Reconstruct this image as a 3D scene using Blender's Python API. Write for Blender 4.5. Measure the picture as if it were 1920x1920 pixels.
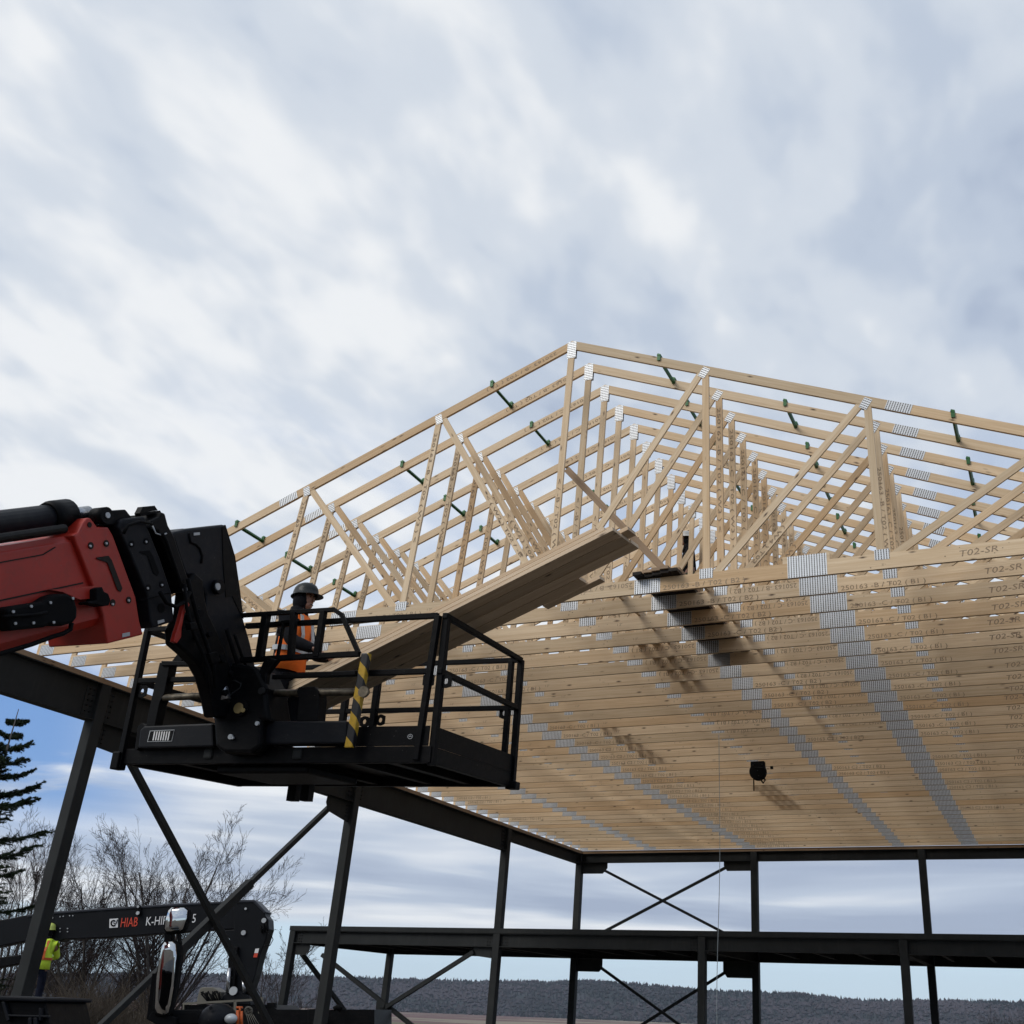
import bpy, bmesh, math, random
from mathutils import Vector, Matrix, noise
from math import sin, cos, pi, radians, sqrt

for o in list(bpy.data.objects):
    bpy.data.objects.remove(o)
SC = bpy.context.scene
COL = SC.collection
V = Vector
random.seed(7)

# ------------------------------------------------------------------ camera
F = 1969.73; CX = 1176.8; CY = 933.9            # focal length and principal point, in photograph pixels
YAW, PITCH, ROLL = -0.3867, 0.4555, 0.0411
EYE = V((0, 0, 1.65))
_f = V((sin(YAW) * cos(PITCH), cos(YAW) * cos(PITCH), sin(PITCH)))
_r = V((cos(YAW), -sin(YAW), 0)); _u = _r.cross(_f)
RT = cos(ROLL) * _r + sin(ROLL) * _u
UP = -sin(ROLL) * _r + cos(ROLL) * _u
cam_d = bpy.data.cameras.new('camera'); cam = bpy.data.objects.new('camera', cam_d); COL.objects.link(cam)
cam.matrix_world = Matrix(((RT.x, UP.x, -_f.x, EYE.x), (RT.y, UP.y, -_f.y, EYE.y), (RT.z, UP.z, -_f.z, EYE.z), (0, 0, 0, 1)))
cam_d.sensor_width = 36; cam_d.lens = 36 * F / 1920
cam_d.shift_x = -(CX - 960) / 1920; cam_d.shift_y = -(960 - CY) / 1920
cam_d.clip_start = 0.1; cam_d.clip_end = 30000
SC.camera = cam

# ------------------------------------------------------------------ light and sky
SUN_EL = radians(38); SUN_AZ = radians(212)       # azimuth clockwise from +Y : the sun stands behind the camera's left shoulder
sd = V((sin(SUN_AZ) * cos(SUN_EL), cos(SUN_AZ) * cos(SUN_EL), sin(SUN_EL)))
sun_d = bpy.data.lights.new('sun', 'SUN'); sun = bpy.data.objects.new('sun', sun_d); COL.objects.link(sun)
sun_d.energy = 1.35; sun_d.angle = radians(28); sun_d.color = (1.0, 0.96, 0.90)
sun.rotation_euler = (-sd).to_track_quat('-Z', 'Y').to_euler()
SC.view_settings.view_transform = 'Standard'; SC.view_settings.look = 'None'
SC.view_settings.exposure = 0.10; SC.view_settings.gamma = 1.0
SC.render.resolution_x = 1024; SC.render.resolution_y = 1024


class NT:
    """small helper for node trees"""
    def __init__(s, tree):
        s.t = tree; s.n = tree.nodes; s.l = tree.links

    def add(s, typ, **kw):
        nd = s.n.new(typ)
        for k, v in kw.items():
            if k.startswith('i_'):
                key = k[2:]
                key = int(key) if key.isdigit() else key.replace('_', ' ')
                nd.inputs[key].default_value = v
            else:
                setattr(nd, k, v)
        return nd

    def link(s, a, b): s.l.new(a, b)

    def math(s, op, a, b=None, c=None, clamp=False):
        nd = s.n.new('ShaderNodeMath'); nd.operation = op; nd.use_clamp = clamp
        for i, x in enumerate((a, b, c)):
            if x is None: continue
            if isinstance(x, (int, float)): nd.inputs[i].default_value = x
            else: s.l.new(x, nd.inputs[i])
        return nd.outputs[0]

    def mix(s, fac, a, b):
        nd = s.n.new('ShaderNodeMix'); nd.data_type = 'RGBA'
        for sock, x in ((nd.inputs[0], fac), (nd.inputs[6], a), (nd.inputs[7], b)):
            if isinstance(x, (int, float)): sock.default_value = x
            elif isinstance(x, tuple): sock.default_value = x if len(x) == 4 else (*x, 1)
            else: s.l.new(x, sock)
        return nd.outputs[2]

    def ramp(s, fac, stops, interp='LINEAR'):
        nd = s.n.new('ShaderNodeValToRGB'); cr = nd.color_ramp; cr.interpolation = interp
        while len(cr.elements) < len(stops): cr.elements.new(0.5)
        for e, (p, c) in zip(cr.elements, stops):
            e.position = p; e.color = (c, c, c, 1) if isinstance(c, (int, float)) else (*c, 1)
        s.l.new(fac, nd.inputs[0]); return nd.outputs[0]

    def comb(s, x, y, z=0.0):
        nd = s.n.new('ShaderNodeCombineXYZ')
        for i, v in enumerate((x, y, z)):
            if isinstance(v, (int, float)): nd.inputs[i].default_value = v
            else: s.l.new(v, nd.inputs[i])
        return nd.outputs[0]

    def noise(s, vec, scale, detail=4, rough=0.5, dist=0.0):
        nd = s.n.new('ShaderNodeTexNoise'); nd.inputs['Scale'].default_value = scale
        nd.inputs['Detail'].default_value = detail; nd.inputs['Roughness'].default_value = rough
        nd.inputs['Distortion'].default_value = dist
        if vec is not None: s.l.new(vec, nd.inputs['Vector'])
        return nd.outputs[0]


W = bpy.data.worlds.new('World'); SC.world = W; W.use_nodes = True
wt = NT(W.node_tree)
for nd in list(wt.n): wt.n.remove(nd)
w_out = wt.add('ShaderNodeOutputWorld'); w_bg = wt.add('ShaderNodeBackground')
sky = wt.add('ShaderNodeTexSky'); sky.sky_type = 'NISHITA'; sky.sun_disc = False
sky.sun_elevation = SUN_EL; sky.sun_rotation = SUN_AZ; sky.altitude = 50; sky.air_density = 1.0; sky.dust_density = 1.2
geo = wt.add('ShaderNodeTexCoord'); sep = wt.add('ShaderNodeSeparateXYZ'); wt.link(geo.outputs['Generated'], sep.inputs[0])
dx, dy, dz = sep.outputs
zc = wt.math('MAXIMUM', dz, 0.0)
# a cloud sheet: the view direction meets a flat layer overhead
den = wt.math('ADD', zc, 0.16)
pu = wt.math('DIVIDE', dx, den); pv = wt.math('DIVIDE', dy, den)
# turn the sheet so that its streaks run towards the upper right, as in the photograph
warp = wt.noise(wt.comb(pu, pv, 3.1), 2.2, 2, 0.5)
wv = wt.math('MULTIPLY', wt.math('SUBTRACT', warp, 0.5), 0.20)
# cloud rolls running away from the camera, along +Y
vec1 = wt.comb(wt.math('ADD', wt.math('MULTIPLY', pu, 6.0), wt.math('MULTIPLY', wv, 5.0)), wt.math('ADD', wt.math('MULTIPLY', pv, 3.7), wv), 0.0)
n1 = wt.noise(vec1, 1.0, 3, 0.5, 0.2)
n2 = wt.noise(wt.comb(pu, wt.math('MULTIPLY', pv, 0.8), 7.7), 2.3, 2, 0.5)
n3 = wt.noise(wt.comb(wt.math('MULTIPLY', pu, 1.0), wt.math('MULTIPLY', pv, 0.6), 1.7), 14.0, 3, 0.45, 0.2)
mixn = wt.math('ADD', wt.math('ADD', wt.math('MULTIPLY', n1, 0.40), wt.math('MULTIPLY', n2, 0.40)), wt.math('MULTIPLY', n3, 0.20))
# brighter towards the west (left), heavier cloud towards the east (right)
azl = wt.math('SUBTRACT', wt.math('MULTIPLY', dx, -0.17), 0.012)
bright = wt.math('ADD', mixn, azl)
cloud = wt.ramp(bright, [(0.37, (0.40, 0.47, 0.60)), (0.45, (0.51, 0.58, 0.69)), (0.54, (0.64, 0.695, 0.77)), (0.65, (0.85, 0.87, 0.89))], 'EASE')
# low bands near the horizon
bandn = wt.noise(wt.comb(wt.math('MULTIPLY', dx, 1.6), wt.math('MULTIPLY', dz, 17.0), wt.math('MULTIPLY', dy, 1.6)), 1.25, 4, 0.55, 0.35)
band = wt.ramp(wt.math('ADD', bandn, wt.math('SUBTRACT', wt.math('MULTIPLY', dx, -0.30), 0.12)), [(0.38, (0.36, 0.425, 0.56)), (0.50, (0.49, 0.56, 0.68)), (0.62, (0.82, 0.85, 0.89))])
bandw = wt.ramp(zc, [(0.10, 1.0), (0.26, 0.0)], 'EASE')
cl = wt.mix(bandw, cloud, band)
# the clear strip under the cloud edge, and holes of blue in the west
nish = wt.add('ShaderNodeMix', data_type='RGBA', blend_type='MULTIPLY'); nish.inputs[0].default_value = 1
wt.link(sky.outputs[0], nish.inputs[6]); nish.inputs[7].default_value = (0.105, 0.105, 0.105, 1)
strip_e = wt.math('ADD', zc, wt.math('MULTIPLY', wt.math('SUBTRACT', bandn, 0.5), 0.045))
strip = wt.ramp(strip_e, [(0.050, 0.0), (0.066, 1.0)], 'EASE')
low_col = wt.ramp(zc, [(0.0, (0.60, 0.74, 0.84)), (0.06, (0.60, 0.77, 0.90))])
cl2 = wt.mix(strip, low_col, cl)
hole_n = wt.noise(wt.comb(wt.math('MULTIPLY', dx, 4.0), wt.math('MULTIPLY', dz, 15.0), wt.math('MULTIPLY', dy, 4.0)), 1.1, 5, 0.6, 0.4)
wst = wt.math('MULTIPLY', wt.ramp(wt.math('MULTIPLY', dx, -1), [(0.66, 0.0), (0.76, 1.0)], 'EASE'), wt.ramp(zc, [(0.09, 0.0), (0.15, 1.0), (0.225, 1.0), (0.27, 0.0)], 'EASE'))
hole = wt.math('MULTIPLY', wst, wt.ramp(hole_n, [(0.33, 0.0), (0.50, 1.0)], 'EASE'))
blue = wt.mix(0.60, nish.outputs[2], (0.14, 0.33, 0.78))
cl3 = wt.mix(hole, cl2, blue)
hole2 = wt.math('MULTIPLY', wt.ramp(zc, [(0.22, 0.0), (0.30, 1.0), (0.42, 1.0), (0.52, 0.0)], 'EASE'), wt.ramp(n1, [(0.40, 0.85), (0.60, 0.0)], 'EASE'))
hole2 = wt.math('MULTIPLY', hole2, wt.ramp(wt.math('ADD', dx, 1.0), [(0.28, 0.0), (0.42, 1.0)], 'EASE'))
cl3 = wt.mix(wt.math('MULTIPLY', hole2, 0.22), cl3, (0.34, 0.50, 0.84))
# a thin veil lets a little of the sky texture through everywhere
fin = wt.mix(0.06, cl3, nish.outputs[2])
wt.link(fin, w_bg.inputs[0]); w_bg.inputs[1].default_value = 1.0
wt.link(w_bg.outputs[0], w_out.inputs[0])


# ------------------------------------------------------------------ pixel <-> world
def ray(x, y): return _f + RT * ((x - CX) / F) - UP * ((y - CY) / F)
def at(x, y, depth): return EYE + ray(x, y) * depth
def onY(x, y, Y): d = ray(x, y); return EYE + d * (Y / d.y)
def onX(x, y, X): d = ray(x, y); return EYE + d * (X / d.x)
def onZ(x, y, Z): d = ray(x, y); return EYE + d * ((Z - EYE.z) / d.z)
def onP(x, y, P, n): d = ray(x, y); return EYE + d * ((P - EYE).dot(n) / d.dot(n))


# ------------------------------------------------------------------ materials
def new_mat(name):
    m = bpy.data.materials.new(name); m.use_nodes = True
    t = NT(m.node_tree); b = t.n['Principled BSDF']
    return m, t, b


def mat_plain(name, col, rough=0.6, metal=0.0, var=0.15, scale=3.0, bump=0.0, coat=0.0, worn=None):
    m, t, b = new_mat(name)
    if max(col) < 0.06: b.inputs['Specular IOR Level'].default_value = 0.10 if max(col) < 0.006 else 0.16
    tc = t.add('ShaderNodeTexCoord')
    n = t.noise(tc.outputs['Object'], scale, 5, 0.6)
    lo = tuple(c * (1 - var) for c in col); hi = tuple(min(1, c * (1 + var)) for c in col)
    cc = t.mix(t.ramp(n, [(0.3, 0.0), (0.7, 1.0)]), lo, hi)
    if worn:      # grease, dust film and small chips
        mp = t.add('ShaderNodeMapping'); mp.inputs['Scale'].default_value = (3, 9, 9); t.link(tc.outputs['Object'], mp.inputs[0])
        du = t.noise(mp.outputs[0], 1.6, 6, 0.7, 0.5)
        cc = t.mix(t.math('MULTIPLY', t.ramp(du, [(0.48, 0.0), (0.75, 1.0)]), 0.40), cc, worn)
        ch_ = t.noise(tc.outputs['Object'], 55, 3, 0.6)
        cc = t.mix(t.ramp(ch_, [(0.715, 0.0), (0.735, 0.8)]), cc, (0.11, 0.10, 0.09))
    t.link(cc, b.inputs['Base Color'])
    t.link(t.math('ADD', rough - 0.08, t.math('MULTIPLY', t.noise(tc.outputs['Object'], scale * 4, 3), 0.16)), b.inputs['Roughness'])
    b.inputs['Metallic'].default_value = metal
    if coat: b.inputs['Coat Weight'].default_value = coat
    if bump:
        bp = t.add('ShaderNodeBump'); bp.inputs['Strength'].default_value = bump; bp.inputs['Distance'].default_value = 0.01
        t.link(t.noise(tc.outputs['Object'], scale * 12, 4), bp.inputs['Height']); t.link(bp.outputs[0], b.inputs['Normal'])
    return m


def mat_wood(name, base, tint=1.0):
    m, t, b = new_mat(name)
    uv = t.add('ShaderNodeUVMap'); sp = t.add('ShaderNodeSeparateXYZ'); t.link(uv.outputs[0], sp.inputs[0])
    oi = t.add('ShaderNodeObjectInfo'); rnd = oi.outputs['Random']
    u = t.math('ADD', sp.outputs[0], t.math('MULTIPLY', rnd, 37.0)); v = t.math('ADD', sp.outputs[1], t.math('MULTIPLY', rnd, 11.0))
    g1 = t.noise(t.comb(t.math('MULTIPLY', u, 0.9), t.math('MULTIPLY', v, 34.0), rnd), 1.0, 5, 0.6, 0.6)
    g2 = t.noise(t.comb(t.math('MULTIPLY', u, 3.5), t.math('MULTIPLY', v, 160.0), rnd), 1.0, 3, 0.6)
    g3 = t.noise(t.comb(t.math('MULTIPLY', u, 0.35), t.math('MULTIPLY', v, 3.0), rnd), 1.0, 2, 0.5)
    c1 = tuple(c * x for c, x in zip(base, (0.86, 0.80, 0.72))); c2 = tuple(min(1, c * x) for c, x in zip(base, (1.10, 1.11, 1.13)))
    col = t.mix(t.ramp(g1, [(0.32, 0.0), (0.68, 1.0)]), c1, c2)
    col = t.mix(t.math('MULTIPLY', t.ramp(g2, [(0.45, 0.0), (0.8, 1.0)]), 0.30), col, tuple(c * x for c, x in zip(base, (0.66, 0.55, 0.44))))
    # whole boards differ: pale, yellow, a few orange-brown
    bt = t.ramp(rnd, [(0.0, (0.80, 0.78, 0.74)), (0.25, (0.97, 0.95, 0.92)), (0.6, (1.06, 1.04, 1.01)), (0.86, (0.96, 0.88, 0.78)), (1.0, (0.82, 0.70, 0.56))])
    mx = t.add('ShaderNodeMix', data_type='RGBA', blend_type='MULTIPLY'); mx.inputs[0].default_value = 1
    t.link(col, mx.inputs[6]); t.link(bt, mx.inputs[7]); col = mx.outputs[2]
    col = t.mix(t.math('MULTIPLY', t.ramp(g3, [(0.50, 0.0), (0.75, 1.0)]), 0.6), col, tuple(c * x for c, x in zip(base, (0.80, 0.72, 0.62))))
    # knots
    vo = t.add('ShaderNodeTexVoronoi'); vo.inputs['Scale'].default_value = 1.0
    t.link(t.comb(t.math('MULTIPLY', u, 3.4), t.math('MULTIPLY', v, 11.0), rnd), vo.inputs['Vector'])
    sepc = t.add('ShaderNodeSeparateColor'); t.link(vo.outputs['Color'], sepc.inputs[0])
    few = t.math('GREATER_THAN', sepc.outputs[0], 0.52)
    kn = t.math('MULTIPLY', t.ramp(vo.outputs['Distance'], [(0.05, 1.0), (0.13, 0.35), (0.2, 0.0)]), few)
    col = t.mix(kn, col, (0.075, 0.040, 0.022))
    t.link(col, b.inputs['Base Color']); b.inputs['Roughness'].default_value = 0.72
    bp = t.add('ShaderNodeBump'); bp.inputs['Strength'].default_value = 0.15; bp.inputs['Distance'].default_value = 0.002
    t.link(g2, bp.inputs['Height']); t.link(bp.outputs[0], b.inputs['Normal'])
    return m


def mat_plate():
    m, t, b = new_mat('galvanised_plate')
    uv = t.add('ShaderNodeUVMap'); sp = t.add('ShaderNodeSeparateXYZ'); t.link(uv.outputs[0], sp.inputs[0])
    oi = t.add('ShaderNodeObjectInfo')
    ph = t.math('FRACT', t.math('MULTIPLY', sp.outputs[0], 1 / 0.030))
    slot = t.math('LESS_THAN', t.math('ABSOLUTE', t.math('SUBTRACT', ph, 0.5)), 0.20)
    ph2 = t.math('FRACT', t.math('MULTIPLY', sp.outputs[1], 1 / 0.025))
    tooth = t.math('LESS_THAN', t.math('ABSOLUTE', t.math('SUBTRACT', ph2, 0.5)), 0.40)
    sl = t.math('MULTIPLY', slot, tooth)
    n = t.noise(uv.outputs[0], 25, 3, 0.6)
    base = t.mix(n, (0.50, 0.52, 0.54), (0.74, 0.76, 0.78))
    base = t.mix(t.math('MULTIPLY', oi.outputs['Random'], 0.25), base, (0.42, 0.44, 0.47))
    t.link(t.mix(sl, base, (0.10, 0.095, 0.085)), b.inputs['Base Color'])
    b.inputs['Metallic'].default_value = 0.35; b.inputs['Roughness'].default_value = 0.42
    bp = t.add('ShaderNodeBump'); bp.inputs['Strength'].default_value = 0.6; bp.inputs['Distance'].default_value = 0.004; bp.invert = True
    t.link(sl, bp.inputs['Height']); t.link(bp.outputs[0], b.inputs['Normal'])
    return m


def mat_steel(name, col):
    m, t, b = new_mat(name)
    tc = t.add('ShaderNodeTexCoord'); P = tc.outputs['Object']
    n = t.noise(P, 1.6, 5, 0.62); n2 = t.noise(P, 26, 4, 0.6)
    mp = t.add('ShaderNodeMapping'); mp.inputs['Scale'].default_value = (9, 9, 0.7); t.link(P, mp.inputs[0])
    streak = t.noise(mp.outputs[0], 1.2, 4, 0.65)
    c = t.mix(t.ramp(n, [(0.3, 0.0), (0.7, 1.0)]), tuple(x * 0.78 for x in col), tuple(x * 1.25 for x in col))
    c = t.mix(t.math('MULTIPLY', t.ramp(streak, [(0.55, 0.0), (0.75, 1.0)]), 0.5), c, tuple(x * 1.7 for x in col))
    c = t.mix(t.ramp(n2, [(0.70, 0.0), (0.76, 0.7)]), c, (0.05, 0.038, 0.028))
    t.link(c, b.inputs['Base Color']); b.inputs['Roughness'].default_value = 0.62; b.inputs['Specular IOR Level'].default_value = 0.16
    bp = t.add('ShaderNodeBump'); bp.inputs['Strength'].default_value = 0.12; bp.inputs['Distance'].default_value = 0.004
    t.link(n2, bp.inputs['Height']); t.link(bp.outputs[0], b.inputs['Normal'])
    return m


M = {}
M['wood'] = mat_wood('spruce_lumber', (0.73, 0.585, 0.405))
M['wood_plate'] = mat_wood('sill_lumber', (0.34, 0.24, 0.155))
M['wood_stack'] = mat_wood('stacked_lumber', (0.66, 0.53, 0.385))
M['plate'] = mat_plate()
M['steel'] = mat_steel('primed_steel', (0.022, 0.0235, 0.0235))
M['bolt'] = mat_plain('bolt_steel', (0.012, 0.012, 0.012), 0.5, 0.4)
M['ink'] = mat_plain('stamp_ink', (0.30, 0.22, 0.15), 0.9, 0, 0.4, 60)
M['green'] = mat_plain('green_spacer', (0.015, 0.105, 0.022), 0.45, 0.2, 0.35, 20)
M['red'] = mat_plain('red_boom_paint', (0.38, 0.021, 0.010), 0.45, 0, 0.12, 2.5, 0.05, 0.0, (0.15, 0.028, 0.018))
M['navy'] = mat_plain('black_boom_paint', (0.0062, 0.0074, 0.0105), 0.5, 0, 0.25, 3, 0.05, 0.0, (0.030, 0.028, 0.026))
M['black'] = mat_plain('black_frame_paint', (0.0028, 0.0030, 0.0037), 0.5, 0, 0.4, 6, 0.08, 0.0, (0.018, 0.016, 0.014))
M['rubber'] = mat_plain('black_rubber', (0.0045, 0.0045, 0.005), 0.75)
M['chrome'] = mat_plain('cylinder_rod', (0.42, 0.43, 0.45), 0.25, 0.9, 0.1)
M['worn'] = mat_plain('worn_pipe_steel', (0.13, 0.11, 0.08), 0.38, 0.6, 0.7, 14, 0.4)
M['brass'] = mat_plain('pin_brass', (0.28, 0.21, 0.09), 0.4, 0.6)
M['silver'] = mat_plain('reflective_silver', (0.45, 0.47, 0.48), 0.4, 0.2)
M['orange'] = mat_plain('hi_vis_orange', (0.95, 0.17, 0.01), 0.75, 0, 0.1, 8)
M['lime'] = mat_plain('hi_vis_yellow', (0.62, 0.83, 0.05), 0.75, 0, 0.12, 8)
M['cloth'] = mat_plain('black_cloth', (0.006, 0.006, 0.008), 0.9, 0, 0.4, 12, 0.4)
M['navycloth'] = mat_plain('navy_cloth', (0.006, 0.008, 0.018), 0.9, 0, 0.4, 12, 0.4)
M['camo'] = mat_plain('camouflage_cloth', (0.05, 0.055, 0.035), 0.9, 0, 0.9, 22)
M['skin'] = mat_plain('skin', (0.26, 0.13, 0.085), 0.55, 0, 0.1, 20)
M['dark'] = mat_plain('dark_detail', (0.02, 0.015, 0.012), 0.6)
M['hat'] = mat_plain('grey_hard_hat', (0.020, 0.022, 0.022), 0.42, 0, 0.15, 9, 0, 0.1)
M['hat_white'] = mat_plain('white_hard_hat', (0.72, 0.72, 0.70), 0.4)
M['hat_lime'] = mat_plain('yellow_hard_hat', (0.55, 0.62, 0.14), 0.4)
M['white'] = mat_plain('white_marking', (0.72, 0.72, 0.72), 0.6, 0, 0.05)
M['redtext'] = mat_plain('red_lettering', (0.62, 0.055, 0.02), 0.6, 0, 0.05)
M['crane'] = mat_plain('crane_paint', (0.0040, 0.0048, 0.0068), 0.5, 0, 0.25, 1.5)
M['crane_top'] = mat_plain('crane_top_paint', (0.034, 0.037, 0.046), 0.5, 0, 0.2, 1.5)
M['beige'] = mat_plain('beige_panel', (0.13, 0.12, 0.095), 0.6)
M['orange_paint'] = mat_plain('orange_paint', (0.55, 0.10, 0.015), 0.5)
M['bark'] = mat_plain('grey_bark', (0.085, 0.074, 0.066), 0.95, 0, 0.4, 6)
M['twig'] = mat_plain('bare_twig', (0.046, 0.036, 0.034), 0.95, 0, 0.3, 4)
M['needle'] = mat_plain('spruce_needles', (0.022, 0.034, 0.014), 0.85, 0, 0.7, 1.2)
M['brush'] = mat_plain('dry_brush', (0.10, 0.075, 0.050), 0.95, 0, 0.5, 2)
M['wire'] = mat_plain('rope_fibre', (0.30, 0.33, 0.34), 0.8)
M['purple'] = mat_plain('purple_clamp', (0.10, 0.02, 0.07), 0.5)


def mat_hazard():
    m, t, b = new_mat('hazard_stripes')
    uv = t.add('ShaderNodeUVMap'); sp = t.add('ShaderNodeSeparateXYZ'); t.link(uv.outputs[0], sp.inputs[0])
    ph = t.math('FRACT', t.math('ADD', t.math('MULTIPLY', sp.outputs[0], 1 / 0.205), t.math('MULTIPLY', sp.outputs[1], 4.2)))
    n = t.noise(uv.outputs[0], 30, 4, 0.6)
    s = t.math('LESS_THAN', ph, 0.46)
    y = t.mix(t.ramp(n, [(0.5, 0.0), (0.75, 0.6)]), (0.50, 0.30, 0.015), (0.16, 0.10, 0.03))
    t.link(t.mix(s, (0.010, 0.010, 0.011), y), b.inputs['Base Color']); b.inputs['Roughness'].default_value = 0.5
    return m


M['hazard'] = mat_hazard()


def mat_mirror():
    m, t, b = new_mat('mirror_glass')
    b.inputs['Base Color'].default_value = (0.62, 0.64, 0.65, 1); b.inputs['Metallic'].default_value = 1; b.inputs['Roughness'].default_value = 0.04
    return m


M['mirror'] = mat_mirror()


def mat_ground():
    m, t, b = new_mat('site_ground')
    g = t.add('ShaderNodeNewGeometry'); P = g.outputs['Position']
    sp = t.add('ShaderNodeSeparateXYZ'); t.link(P, sp.inputs[0])
    n = t.noise(P, 0.7, 6, 0.65); n2 = t.noise(P, 9.0, 5, 0.6)
    gravel = t.mix(t.ramp(n, [(0.35, 0.0), (0.65, 1.0)]), (0.050, 0.042, 0.036), (0.10, 0.085, 0.070))
    gravel = t.mix(t.math('MULTIPLY', n2, 0.4), gravel, (0.15, 0.12, 0.09))
    grass = t.mix(t.noise(P, 0.05, 4, 0.6), (0.085, 0.080, 0.040), (0.13, 0.10, 0.055))
    # valley fields far off: brown-red tilled soil beside straw-coloured stubble
    wob = t.math('MULTIPLY', t.math('SUBTRACT', t.noise(P, 0.0011, 3, 0.5), 0.5), 900)
    far = t.math('ADD', sp.outputs[1], wob)
    strips = t.noise(t.comb(t.math('MULTIPLY', sp.outputs[0], 0.0010), t.math('MULTIPLY', far, 0.0032)), 1.0, 1, 0.4)
    field = t.ramp(strips, [(0.30, (0.11, 0.047, 0.036)), (0.47, (0.11, 0.047, 0.036)), (0.49, (0.20, 0.165, 0.11)), (0.56, (0.20, 0.165, 0.11)), (0.58, (0.10, 0.043, 0.034))], 'CONSTANT')
    d1 = t.ramp(t.math('MULTIPLY', t.math('ABSOLUTE', sp.outputs[1]), 0.01), [(0.50, 0.0), (0.60, 1.0)])
    d2 = t.ramp(t.math('MULTIPLY', sp.outputs[1], 0.001), [(0.35, 0.0), (0.5, 1.0)])
    c = t.mix(d1, gravel, grass); c = t.mix(d2, c, field)
    t.link(c, b.inputs['Base Color']); b.inputs['Roughness'].default_value = 0.95
    return m


M['ground'] = mat_ground()


def mat_hill():
    m, t, b = new_mat('wooded_hillside')
    g = t.add('ShaderNodeNewGeometry'); P = g.outputs['Position']
    oi = t.add('ShaderNodeAttribute'); oi.attribute_name = 'tone'
    n = t.noise(P, 0.0022, 6, 0.68, 0.8)
    con = (0.010, 0.016, 0.016); bare = (0.058, 0.050, 0.056)
    k = t.ramp(t.math('ADD', t.math('MULTIPLY', n, 1.0), t.math('MULTIPLY', oi.outputs['Fac'], 0.22)), [(0.50, 0.0), (0.72, 1.0)])
    t.link(t.mix(k, con, bare), b.inputs['Base Color']); b.inputs['Roughness'].default_value = 1.0
    return m


M['hill'] = mat_hill()


# ------------------------------------------------------------------ object helpers
def tag(o, label=None, cat=None, group=None, kind=None):
    if label: o['label'] = label
    if cat: o['category'] = cat
    if group: o['group'] = group
    if kind: o['kind'] = kind
    return o


def empty(name, loc, label, cat, group=None, rot=None):
    o = bpy.data.objects.new(name, None); COL.objects.link(o); o.location = loc
    if rot is not None: o.rotation_euler = rot
    o.empty_display_size = 0.2
    return tag(o, label, cat, group)


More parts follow.
